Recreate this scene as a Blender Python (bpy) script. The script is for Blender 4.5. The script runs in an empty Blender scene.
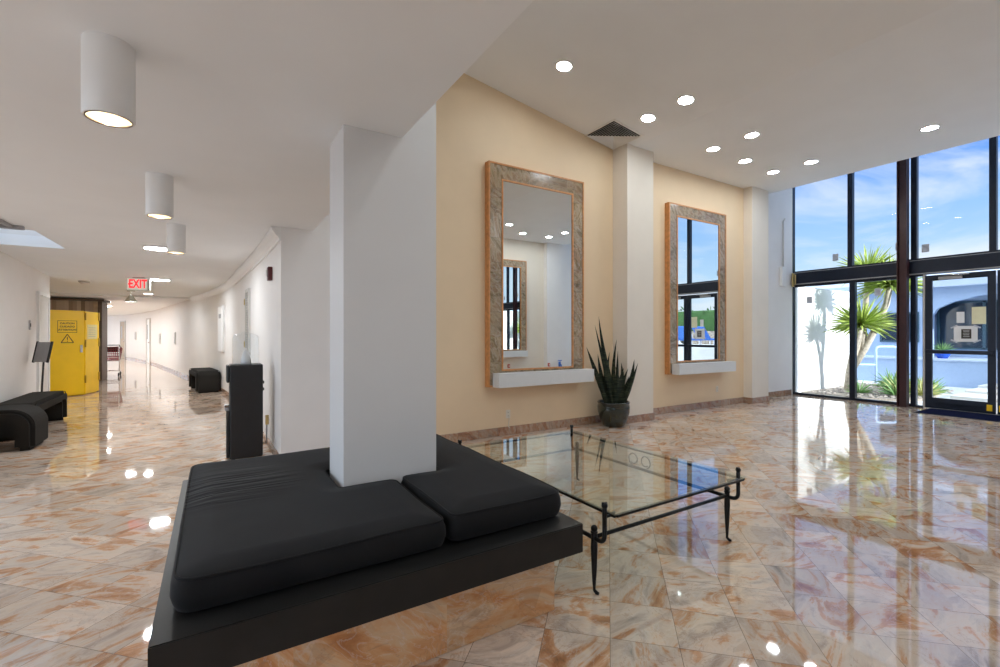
import bpy, bmesh, math, random
from mathutils import Vector, Matrix
random.seed(7)
SC = bpy.context.scene
COL = SC.collection
R = math.radians
# ------------------------------------------------------------------ camera
cd = bpy.data.cameras.new('camera'); cam = bpy.data.objects.new('camera', cd); COL.objects.link(cam)
cam.location = (0, 0, 1.4); cam.rotation_euler = (R(90), 0, R(-31.8))
cd.sensor_width = 36; cd.lens = 462/1000*36; cd.shift_y = 0.0005; cd.clip_start = .02; cd.clip_end = 400
SC.camera = cam
SC.view_settings.view_transform = 'Standard'
try: SC.view_settings.look = 'None'
except Exception: pass
SC.view_settings.gamma = 1; SC.view_settings.use_curve_mapping = False
SC.view_settings.exposure = 0.62
SC.cycles.use_denoising = True
SC.cycles.max_bounces = 12; SC.cycles.diffuse_bounces = 6; SC.cycles.glossy_bounces = 6
SC.cycles.transparent_max_bounces = 16; SC.cycles.sample_clamp_indirect = 6.0
SC.cycles.caustics_reflective = False; SC.cycles.caustics_refractive = False
# lamp strengths
L_LOBBY, L_CYL, L_FLUSH, L_FAR = 78.0, 400.0, 105.0, 52.0
# ------------------------------------------------------------------ sky and sun
w = bpy.data.worlds.new('sky'); SC.world = w; w.use_nodes = True
nt = w.node_tree; nt.nodes.clear()
def wn(t, **k):
    n = nt.nodes.new(t)
    for a, b in k.items(): setattr(n, a, b)
    return n
tc = wn('ShaderNodeTexCoord'); sep = wn('ShaderNodeSeparateXYZ'); nt.links.new(tc.outputs['Generated'], sep.inputs[0])
ramp = wn('ShaderNodeValToRGB'); nt.links.new(sep.outputs['Z'], ramp.inputs[0])
el = ramp.color_ramp.elements
el[0].position = 0.0; el[0].color = (.62, .80, 1.0, 1)
el[1].position = 1.0; el[1].color = (3.0, 3.3, 3.8, 1)
for p, c in ((.10, (.60, .80, 1.0)), (.20, (.38, .62, 1.0)), (.30, (.11, .33, .92)), (.42, (.10, .28, .85)), (.65, (1.2, 1.5, 2.0))):
    e = el.new(p); e.color = (*c, 1)
mp = wn('ShaderNodeMapping'); mp.inputs['Scale'].default_value = (1.6, 1.6, 5.0); mp.inputs['Location'].default_value = (.4, .15, .0)
nt.links.new(tc.outputs['Generated'], mp.inputs[0])
nz = wn('ShaderNodeTexNoise'); nz.inputs['Scale'].default_value = 1.7; nz.inputs['Detail'].default_value = 8; nz.inputs['Roughness'].default_value = .6
nz.inputs['Distortion'].default_value = .6
nt.links.new(mp.outputs[0], nz.inputs['Vector'])
cr = wn('ShaderNodeValToRGB'); cr.color_ramp.elements[0].position = .46; cr.color_ramp.elements[1].position = .70
nt.links.new(nz.outputs['Fac'], cr.inputs[0])
mx = wn('ShaderNodeMixRGB'); nt.links.new(cr.outputs[0], mx.inputs[0]); nt.links.new(ramp.outputs[0], mx.inputs[1]); mx.inputs[2].default_value = (.98, .98, 1.0, 1)
bg = wn('ShaderNodeBackground'); # bright haze added on the unseen side to light the interior
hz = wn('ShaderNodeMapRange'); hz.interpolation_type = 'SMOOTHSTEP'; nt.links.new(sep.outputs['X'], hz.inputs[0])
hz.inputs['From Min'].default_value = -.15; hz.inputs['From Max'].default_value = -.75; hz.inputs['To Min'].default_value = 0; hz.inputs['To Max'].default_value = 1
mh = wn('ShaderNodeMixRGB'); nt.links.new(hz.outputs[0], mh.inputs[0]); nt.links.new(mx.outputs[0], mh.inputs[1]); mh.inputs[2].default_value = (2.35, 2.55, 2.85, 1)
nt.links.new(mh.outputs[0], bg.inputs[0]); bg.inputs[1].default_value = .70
wo = wn('ShaderNodeOutputWorld'); nt.links.new(bg.outputs[0], wo.inputs[0])
sd = bpy.data.lights.new('sun', 'SUN'); sd.energy = 5.0; sd.angle = R(.53); sd.color = (1, .96, .9)
sun = bpy.data.objects.new('sun', sd); COL.objects.link(sun)
sun.rotation_euler = Vector((.03, .97, -.26)).to_track_quat('-Z', 'Y').to_euler(); sun.location = (14, -20, 12)

# ------------------------------------------------------------------ materials
def mat(name):
    m = bpy.data.materials.new(name); m.use_nodes = True
    return m, m.node_tree, m.node_tree.nodes['Principled BSDF']
def N(t, typ, **k):
    n = t.nodes.new(typ)
    for a, b in k.items():
        if a in n.inputs: n.inputs[a].default_value = b
        else: setattr(n, a, b)
    return n
def ramp_node(t, src, stops):
    r = t.nodes.new('ShaderNodeValToRGB'); t.links.new(src, r.inputs[0]); e = r.color_ramp.elements
    e[0].position, e[0].color = stops[0][0], (*stops[0][1], 1)
    e[1].position, e[1].color = stops[-1][0], (*stops[-1][1], 1)
    for p, c in stops[1:-1]:
        q = e.new(p); q.color = (*c, 1)
    return r
def simple(name, col, rough=.5, metal=0, noise=.06, scale=14, bump=0.0, bscale=80, spec=.5):
    m, t, b = mat(name)
    geo = N(t, 'ShaderNodeNewGeometry')
    nz = N(t, 'ShaderNodeTexNoise', Scale=scale, Detail=4.0); t.links.new(geo.outputs['Position'], nz.inputs['Vector'])
    lo = tuple(max(0, c*(1-noise)) for c in col); hi = tuple(min(1, c*(1+noise)) for c in col)
    r = ramp_node(t, nz.outputs['Fac'], [(.3, lo), (.7, hi)])
    t.links.new(r.outputs[0], b.inputs['Base Color'])
    b.inputs['Roughness'].default_value = rough; b.inputs['Metallic'].default_value = metal
    b.inputs['Specular IOR Level'].default_value = spec
    if bump:
        n2 = N(t, 'ShaderNodeTexNoise', Scale=bscale, Detail=3.0); t.links.new(geo.outputs['Position'], n2.inputs['Vector'])
        bp = N(t, 'ShaderNodeBump', Strength=bump, Distance=.01); t.links.new(n2.outputs['Fac'], bp.inputs['Height'])
        t.links.new(bp.outputs[0], b.inputs['Normal'])
    return m
def emit(name, col, st):
    m, t, b = mat(name); b.inputs['Base Color'].default_value = (*col, 1)
    b.inputs['Emission Color'].default_value = (*col, 1); b.inputs['Emission Strength'].default_value = st
    return m
def marble(name, tile=.3025, rot=-45, off=(2.187, -.008), grout=True, swirl=1.0, axis='XY', rough=.035, stops=None, fac=1.0):
    m, t, b = mat(name)
    geo = N(t, 'ShaderNodeNewGeometry'); L = t.links.new
    mp = N(t, 'ShaderNodeMapping')
    if axis == 'XY': mp.inputs['Rotation'].default_value = (0, 0, R(rot))
    elif axis == 'XZ': mp.inputs['Rotation'].default_value = (R(-90), 0, 0)     # x, z -> x, y
    L(geo.outputs['Position'], mp.inputs['Vector'])
    sub = N(t, 'ShaderNodeVectorMath', operation='SUBTRACT'); L(mp.outputs[0], sub.inputs[0]); sub.inputs[1].default_value = (*off, 0)
    sc_ = N(t, 'ShaderNodeVectorMath', operation='SCALE'); L(sub.outputs[0], sc_.inputs[0]); sc_.inputs['Scale'].default_value = 1/tile
    fl = N(t, 'ShaderNodeVectorMath', operation='FLOOR'); L(sc_.outputs[0], fl.inputs[0])
    fr = N(t, 'ShaderNodeVectorMath', operation='FRACTION'); L(sc_.outputs[0], fr.inputs[0])
    flz = N(t, 'ShaderNodeVectorMath', operation='MULTIPLY'); L(fl.outputs[0], flz.inputs[0]); flz.inputs[1].default_value = (1, 1, 0)
    wn_ = N(t, 'ShaderNodeTexWhiteNoise', noise_dimensions='3D'); L(flz.outputs[0], wn_.inputs['Vector'])
    # a random offset and a random quarter turn for the stone of each tile
    ro = N(t, 'ShaderNodeVectorMath', operation='SCALE'); L(wn_.outputs['Color'], ro.inputs[0]); ro.inputs['Scale'].default_value = 40
    ad = N(t, 'ShaderNodeVectorMath', operation='ADD'); L(sub.outputs[0], ad.inputs[0]); L(ro.outputs[0], ad.inputs[1])
    an = N(t, 'ShaderNodeMath', operation='MULTIPLY'); L(wn_.outputs['Value'], an.inputs[0]); an.inputs[1].default_value = 1.5
    vr = N(t, 'ShaderNodeVectorRotate', rotation_type='Z_AXIS'); L(ad.outputs[0], vr.inputs['Vector']); L(an.outputs[0], vr.inputs['Angle'])
    st = N(t, 'ShaderNodeMapping'); st.inputs['Scale'].default_value = (1.0, 2.3, 1); L(vr.outputs[0], st.inputs['Vector'])
    n1 = N(t, 'ShaderNodeTexNoise', Scale=2.6*swirl, Detail=9.0, Roughness=.62, Distortion=1.5); L(st.outputs[0], n1.inputs['Vector'])
    stops = stops or [(.27, (.30, .255, .22)), (.37, (.52, .43, .36)), (.46, (.70, .58, .475)), (.535, (.67, .52, .40)),
                      (.565, (.62, .36, .205)), (.645, (.47, .22, .10)), (.74, (.26, .145, .08))]
    r1 = ramp_node(t, n1.outputs['Fac'], stops)
    # angular fragments of the breccia
    vo = N(t, 'ShaderNodeTexVoronoi', Scale=7.0*swirl); L(st.outputs[0], vo.inputs['Vector'])
    hv = N(t, 'ShaderNodeMixRGB', blend_type='MULTIPLY'); hv.inputs[0].default_value = .22
    L(r1.outputs[0], hv.inputs[1])
    gv = N(t, 'ShaderNodeRGBToBW'); L(vo.outputs['Color'], gv.inputs[0])
    gr = ramp_node(t, gv.outputs[0], [(.2, (.55, .5, .46)), (.8, (1.25, 1.2, 1.15))]); L(gr.outputs[0], hv.inputs[2])
    # thin pale and dark veins
    n2 = N(t, 'ShaderNodeTexNoise', Scale=5.0*swirl, Detail=7.0, Roughness=.6, Distortion=1.1); L(st.outputs[0], n2.inputs['Vector'])
    v1 = ramp_node(t, n2.outputs['Fac'], [(.47, (0, 0, 0)), (.495, (1, 1, 1)), (.52, (0, 0, 0))])
    vm = N(t, 'ShaderNodeMixRGB'); sc2 = N(t, 'ShaderNodeMath', operation='MULTIPLY'); L(v1.outputs[0], sc2.inputs[0]); sc2.inputs[1].default_value = .35
    L(sc2.outputs[0], vm.inputs[0]); L(hv.outputs[0], vm.inputs[1]); vm.inputs[2].default_value = (.72, .66, .60, 1)
    n3 = N(t, 'ShaderNodeTexNoise', Scale=3.4*swirl, Detail=8.0, Roughness=.65, Distortion=1.6); L(vr.outputs[0], n3.inputs['Vector'])
    v2 = ramp_node(t, n3.outputs['Fac'], [(.555, (0, 0, 0)), (.565, (1, 1, 1)), (.58, (0, 0, 0))])
    vm2 = N(t, 'ShaderNodeMixRGB'); sc3 = N(t, 'ShaderNodeMath', operation='MULTIPLY'); L(v2.outputs[0], sc3.inputs[0]); sc3.inputs[1].default_value = .5
    L(sc3.outputs[0], vm2.inputs[0]); L(vm.outputs[0], vm2.inputs[1]); vm2.inputs[2].default_value = (.34, .20, .13, 1)
    # tone of each tile
    tone = N(t, 'ShaderNodeMapRange'); L(wn_.outputs['Value'], tone.inputs[0]); tone.inputs['To Min'].default_value = .80*fac; tone.inputs['To Max'].default_value = 1.10*fac
    tm = N(t, 'ShaderNodeVectorMath', operation='SCALE'); L(vm2.outputs[0], tm.inputs[0]); L(tone.outputs[0], tm.inputs['Scale'])
    out = tm.outputs[0]
    if grout:
        sx = N(t, 'ShaderNodeSeparateXYZ'); L(fr.outputs[0], sx.inputs[0])
        ds = []
        for ax in ('X', 'Y'):
            s5 = N(t, 'ShaderNodeMath', operation='SUBTRACT'); L(sx.outputs[ax], s5.inputs[0]); s5.inputs[1].default_value = .5
            ab = N(t, 'ShaderNodeMath', operation='ABSOLUTE'); L(s5.outputs[0], ab.inputs[0]); ds.append(ab)
        mxn = N(t, 'ShaderNodeMath', operation='MAXIMUM'); L(ds[0].outputs[0], mxn.inputs[0]); L(ds[1].outputs[0], mxn.inputs[1])
        gt = N(t, 'ShaderNodeMath', operation='GREATER_THAN'); L(mxn.outputs[0], gt.inputs[0]); gt.inputs[1].default_value = .5-.0013/tile
        gm = N(t, 'ShaderNodeMixRGB'); L(gt.outputs[0], gm.inputs[0]); L(out, gm.inputs[1]); gm.inputs[2].default_value = (.16, .12, .095, 1)
        out = gm.outputs[0]
    L(out, b.inputs['Base Color'])
    b.inputs['Roughness'].default_value = rough; b.inputs['IOR'].default_value = 1.75
    return m
def glass(name, tint=(.97, .99, .98), ior=1.45, spec=1.0):
    m = bpy.data.materials.new(name); m.use_nodes = True; t = m.node_tree; t.nodes.clear()
    tr = N(t, 'ShaderNodeBsdfTransparent'); tr.inputs[0].default_value = (*tint, 1)
    gl = N(t, 'ShaderNodeBsdfGlossy'); gl.inputs['Roughness'].default_value = .005; gl.inputs['Color'].default_value = (spec, spec, spec, 1)
    fr = N(t, 'ShaderNodeFresnel'); ge = N(t, 'ShaderNodeNewGeometry')
    # the back of a pane reflects like its front
    mr = N(t, 'ShaderNodeMapRange'); t.links.new(ge.outputs['Backfacing'], mr.inputs[0]); mr.inputs['To Min'].default_value = ior; mr.inputs['To Max'].default_value = 1/ior
    t.links.new(mr.outputs[0], fr.inputs['IOR'])
    sm = N(t, 'ShaderNodeMixShader'); t.links.new(fr.outputs[0], sm.inputs[0]); t.links.new(tr.outputs[0], sm.inputs[1]); t.links.new(gl.outputs[0], sm.inputs[2])
    o = N(t, 'ShaderNodeOutputMaterial'); t.links.new(sm.outputs[0], o.inputs[0])
    return m
def slats(name, c1, c2, width, axis='X', rough=.6):
    m, t, b = mat(name); geo = N(t, 'ShaderNodeNewGeometry'); sx = N(t, 'ShaderNodeSeparateXYZ'); t.links.new(geo.outputs['Position'], sx.inputs[0])
    dv = N(t, 'ShaderNodeMath', operation='DIVIDE'); t.links.new(sx.outputs[axis], dv.inputs[0]); dv.inputs[1].default_value = width
    fl = N(t, 'ShaderNodeMath', operation='FLOOR'); t.links.new(dv.outputs[0], fl.inputs[0])
    wn_ = N(t, 'ShaderNodeTexWhiteNoise', noise_dimensions='1D'); t.links.new(fl.outputs[0], wn_.inputs['W'])
    r = ramp_node(t, wn_.outputs['Value'], [(0, c1), (1, c2)]); t.links.new(r.outputs[0], b.inputs['Base Color'])
    b.inputs['Roughness'].default_value = rough
    return m

M = {}
M['floor'] = marble('polished_marble_tiles', swirl=.85, fac=.93)
M['stone'] = marble('orange_marble', tile=.62, rot=0, axis='XZ', off=(.25, -.2), grout=False, swirl=.9, rough=.16,
                    stops=[(.28, (.40, .26, .17)), (.42, (.66, .46, .29)), (.50, (.66, .38, .19)), (.58, (.60, .28, .11)), (.68, (.46, .19, .07)), (.78, (.36, .17, .08))])
M['skirt'] = marble('skirting_marble', tile=.30, rot=0, axis='XZ', off=(0, -.1), grout=True, swirl=1.2, rough=.2, fac=.78,
                    stops=[(.28, (.30, .20, .14)), (.42, (.52, .38, .28)), (.52, (.50, .30, .19)), (.60, (.44, .22, .12)), (.70, (.30, .15, .09))])
M['border'] = marble('mirror_border_stone', tile=.335, rot=0, axis='XZ', off=(3.12, .02), grout=True, swirl=.9, rough=.2, fac=.8,
                     stops=[(.28, (.10, .07, .03)), (.40, (.25, .18, .09)), (.50, (.46, .36, .23)), (.57, (.36, .23, .13)), (.66, (.20, .15, .07)), (.76, (.42, .33, .22))])
M['white'] = simple('white_wall_paint', (.80, .78, .765), .55, noise=.015, scale=3, bump=.03, bscale=120)
M['ceil'] = simple('white_ceiling_paint', (.88, .90, .915), .7, noise=.015, scale=2, bump=.03, bscale=150)
M['ceil_lobby'] = simple('pale_grey_ceiling_paint', (.83, .85, .87), .7, noise=.015, scale=2, bump=.03, bscale=150)
M['beige'] = simple('beige_wall_paint', (.76, .60, .405), .6, noise=.02, scale=3, bump=.03, bscale=120)
M['cream'] = simple('cream_wall_paint', (.76, .70, .61), .6, noise=.02, scale=3, bump=.03, bscale=120)
M['column'] = simple('white_column_paint', (.66, .66, .66), .5, noise=.012, scale=4, bump=.02, bscale=120)
M['trimw'] = simple('white_gloss_trim', (.82, .82, .81), .35, noise=.01)
M['dark_metal'] = simple('black_aluminium', (.009, .014, .028), .35, .4, noise=.15)
M['steel_red'] = simple('oxide_red_steel', (.045, .012, .013), .35, .2, noise=.2)
M['black_wood'] = simple('black_lacquered_wood', (.011, .0105, .010), .42, noise=.25, scale=8, bump=.02, spec=.3)
M['iron'] = simple('black_wrought_iron', (.012, .012, .013), .4, .6, noise=.3, scale=60, bump=.25, bscale=90)
M['mirror'] = simple('mirror_silver', (.90, .93, .92), .003, 1.0, noise=0)
M['orange_wood'] = simple('orange_stained_wood', (.56, .25, .085), .4, noise=.2, scale=20)
M['pane'] = glass('window_glass', (.93, .97, 1.0), 1.13)
M['table_glass'] = glass('table_glass', (.90, .955, .93), 1.6)
M['bottle'] = glass('clear_bottle_plastic', (.95, .97, .98), 1.35)
M['lamp_lobby'] = emit('recessed_lamp_glow', (.90, .96, 1), L_LOBBY)
M['lamp_cyl'] = emit('cylinder_lamp_glow', (.95, .97, 1), L_CYL)
M['lamp_flush'] = emit('flush_lamp_glow', (.92, .97, 1), L_FLUSH)
M['fill_far'] = emit('far_fill_glow', (.94, .98, 1), L_FAR)
M['reflector'] = simple('warm_reflector', (.34, .25, .135), .4, 0, noise=.03)
M['ring'] = simple('bronze_rim', (.12, .08, .05), .3, .8)
M['yellow'] = simple('yellow_painted_metal', (.95, .60, .004), .35, noise=.05, scale=3)
M['yellow_dark'] = simple('dark_yellow_hinge_metal', (.45, .27, .01), .4, noise=.1)
M['yellow_pale'] = simple('pale_yellow_notice', (.78, .66, .30), .5, noise=.03)
M['black'] = simple('black_print', (.02, .015, .01), .6, noise=.05)
M['red_print'] = emit('red_sign_letters', (.85, .02, .03), 1.0)
M['sign_body'] = simple('grey_green_sign_housing', (.50, .51, .46), .5, noise=.03)
M['sign_face'] = emit('lit_sign_face', (.42, .44, .38), .55)
M['red'] = simple('red_plastic', (.22, .015, .015), .4, noise=.1)
M['alarm'] = simple('maroon_alarm_plastic', (.10, .012, .016), .4, noise=.1)
M['chrome'] = simple('chrome', (.7, .7, .7), .15, 1.0, noise=.05)
M['grey'] = simple('grey_plastic', (.35, .35, .36), .5, noise=.05)
M['paleg'] = simple('pale_grey_paint', (.56, .54, .51), .5, noise=.04)
M['black_plastic'] = simple('black_plastic', (.014, .014, .015), .42, noise=.1)
M['ottoman'] = simple('black_upholstery', (.022, .020, .0175), .8, noise=.2, scale=200, bump=.1, bscale=300, spec=.15)
M['slat'] = slats('brown_and_cream_boards', (.16, .10, .06), (.50, .40, .29), .09)
M['brown'] = simple('dark_brown_timber', (.085, .055, .038), .5, noise=.25, scale=10)
M['tan'] = simple('tan_timber', (.40, .29, .18), .5, noise=.15, scale=10)
M['sock'] = simple('ivory_plastic', (.72, .68, .60), .4, noise=.02)
M['ledge'] = simple('shaded_white_ledge_paint', (.66, .68, .685), .45, noise=.02)  # grey of its shaded front is put into the white ledge colour
M['brass'] = simple('brass', (.62, .48, .22), .3, .9)
M['paper'] = simple('white_paper', (.82, .84, .86), .7, noise=.02)
M['paper_y'] = simple('pale_yellow_paper', (.82, .80, .55), .7, noise=.04)
M['sticker'] = simple('grey_film_sticker', (.50, .53, .60), .5, noise=.05)
M['navy'] = simple('navy_carpet_mat', (.008, .010, .032), 1.0, noise=.3, scale=300, bump=.3, bscale=400, spec=.03)
M['soil'] = simple('potting_soil', (.04, .028, .02), .95, noise=.4, scale=60, bump=.5)
M['stucco'] = simple('white_stucco', (.86, .86, .85), .8, noise=.02, bump=.1)
M['facade'] = simple('blue_shade_stucco', (.37, .48, .66), .8, noise=.03)  # blue of the sky-lit shade is put into the stucco colour
M['coping'] = simple('pale_concrete_coping', (.45, .53, .66), .7, noise=.04)
M['roof'] = slats('pale_roof_shingles', (.42, .50, .64), (.55, .64, .76), .13, 'Z', .8)
M['dark_window'] = simple('dark_window_glass', (.018, .035, .06), .05, noise=.2)
M['teal'] = simple('teal_window_frame', (.03, .08, .12), .4)
M['paving'] = simple('pale_paving', (.74, .73, .70), .8, noise=.06, scale=2)
M['bedsoil'] = simple('gravel_bed_soil', (.36, .31, .26), .95, noise=.35, scale=40, bump=.5)
M['pebble'] = simple('grey_brown_pebbles', (.42, .37, .33), .9, noise=.4, scale=25)
M['bark'] = simple('pale_palm_bark', (.52, .46, .38), .9, noise=.25, scale=18, bump=.6, bscale=30)
M['yucca'] = simple('yellow_green_sword_leaf', (.36, .46, .09), .5, noise=.35, scale=9)
M['agave'] = simple('green_agave_leaf', (.17, .32, .10), .55, noise=.4, scale=12)
M['agave2'] = simple('yellowish_agave_leaf', (.42, .42, .14), .55, noise=.35, scale=12)
M['hedge'] = simple('dark_green_hedge', (.05, .13, .03), .8, noise=.5, scale=14, bump=1, bscale=18)
M['rail'] = simple('pale_blue_rail_paint', (.42, .58, .80), .4, noise=.03)
M['bluepot'] = simple('cobalt_glazed_pot', (.015, .08, .45), .2, noise=.15)
M['bluecloth'] = simple('blue_canvas', (.06, .20, .62), .8, noise=.1)
M['fieldstone'] = simple('rubble_stone', (.33, .28, .23), .9, noise=.45, scale=9, bump=1, bscale=8)
M['redcap'] = simple('red_plastic_cap', (.55, .05, .03), .4)
# snake plant leaf: dark green with pale cross bands
def snake_mat():
    m, t, b = mat('banded_snake_plant_leaf'); tcn = N(t, 'ShaderNodeNewGeometry')
    mp = N(t, 'ShaderNodeMapping'); mp.inputs['Scale'].default_value = (3, 3, 22); t.links.new(tcn.outputs['Position'], mp.inputs[0])
    nz = N(t, 'ShaderNodeTexNoise', Scale=2.0, Detail=3.0, Distortion=.8); t.links.new(mp.outputs[0], nz.inputs['Vector'])
    r = ramp_node(t, nz.outputs['Fac'], [(.4, (.006, .010, .006)), (.55, (.016, .024, .012)), (.68, (.05, .058, .03))]); t.links.new(r.outputs[0], b.inputs['Base Color'])
    b.inputs['Roughness'].default_value = .5; b.inputs['Specular IOR Level'].default_value = .2; return m
M['snake'] = snake_mat()
def pot_mat():
    m, t, b = mat('drip_glazed_ceramic'); g = N(t, 'ShaderNodeNewGeometry')
    mp = N(t, 'ShaderNodeMapping'); mp.inputs['Scale'].default_value = (22, 22, 3.0); t.links.new(g.outputs['Position'], mp.inputs[0])
    nz = N(t, 'ShaderNodeTexNoise', Scale=1.2, Detail=5.0, Distortion=.5); t.links.new(mp.outputs[0], nz.inputs['Vector'])
    r = ramp_node(t, nz.outputs['Fac'], [(.38, (.006, .012, .010)), (.52, (.006, .016, .011)), (.66, (.035, .032, .010)), (.78, (.012, .03, .04))]); t.links.new(r.outputs[0], b.inputs['Base Color'])
    b.inputs['Roughness'].default_value = .12; b.inputs['Coat Weight'].default_value = .6; b.inputs['Coat Roughness'].default_value = .05; return m
M['pot'] = pot_mat()
def cushion_mat():
    m, t, b = mat('black_canvas_upholstery'); L = t.links.new; g = N(t, 'ShaderNodeNewGeometry')
    nz = N(t, 'ShaderNodeTexNoise', Scale=5.0, Detail=4.0); L(g.outputs['Position'], nz.inputs['Vector'])
    r = ramp_node(t, nz.outputs['Fac'], [(.3, (.008, .008, .009)), (.75, (.013, .0128, .0132))])
    # lint specks
    ns = N(t, 'ShaderNodeTexNoise', Scale=95.0, Detail=2.0); L(g.outputs['Position'], ns.inputs['Vector'])
    rs = ramp_node(t, ns.outputs['Fac'], [(.93, (0, 0, 0)), (.95, (1, 1, 1))])
    mxx = N(t, 'ShaderNodeMixRGB'); L(rs.outputs[0], mxx.inputs[0]); L(r.outputs[0], mxx.inputs[1]); mxx.inputs[2].default_value = (.25, .25, .25, 1)
    L(mxx.outputs[0], b.inputs['Base Color']); b.inputs['Roughness'].default_value = .8; b.inputs['Specular IOR Level'].default_value = .15
    b.inputs['Sheen Weight'].default_value = .06; b.inputs['Sheen Roughness'].default_value = .4
    # soft creases gathered at one spot, plus the weave
    mp = N(t, 'ShaderNodeMapping'); mp.inputs['Rotation'].default_value = (0, 0, R(-8)); mp.inputs['Scale'].default_value = (1.2, 9.5, 1); L(g.outputs['Position'], mp.inputs[0])
    nw = N(t, 'ShaderNodeTexNoise', Scale=1.5, Detail=2.5, Distortion=.7); L(mp.outputs[0], nw.inputs['Vector'])
    ctr = N(t, 'ShaderNodeVectorMath', operation='DISTANCE'); L(g.outputs['Position'], ctr.inputs[0]); ctr.inputs[1].default_value = (.08, 2.88, .585)
    fo = N(t, 'ShaderNodeMapRange', interpolation_type='SMOOTHSTEP'); L(ctr.outputs['Value'], fo.inputs[0]); fo.inputs['From Min'].default_value = .10; fo.inputs['From Max'].default_value = .44
    fo.inputs['To Min'].default_value = 1.0; fo.inputs['To Max'].default_value = .0
    mu = N(t, 'ShaderNodeMath', operation='MULTIPLY'); L(nw.outputs['Fac'], mu.inputs[0]); L(fo.outputs[0], mu.inputs[1])
    bp = N(t, 'ShaderNodeBump', Strength=.9, Distance=.03); L(mu.outputs[0], bp.inputs['Height'])
    nf = N(t, 'ShaderNodeTexNoise', Scale=420.0, Detail=1.0); L(g.outputs['Position'], nf.inputs['Vector'])
    b2 = N(t, 'ShaderNodeBump', Strength=.12, Distance=.002); L(nf.outputs['Fac'], b2.inputs['Height']); L(bp.outputs[0], b2.inputs['Normal'])
    L(b2.outputs[0], b.inputs['Normal']); return m
M['cushion'] = cushion_mat()

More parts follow.
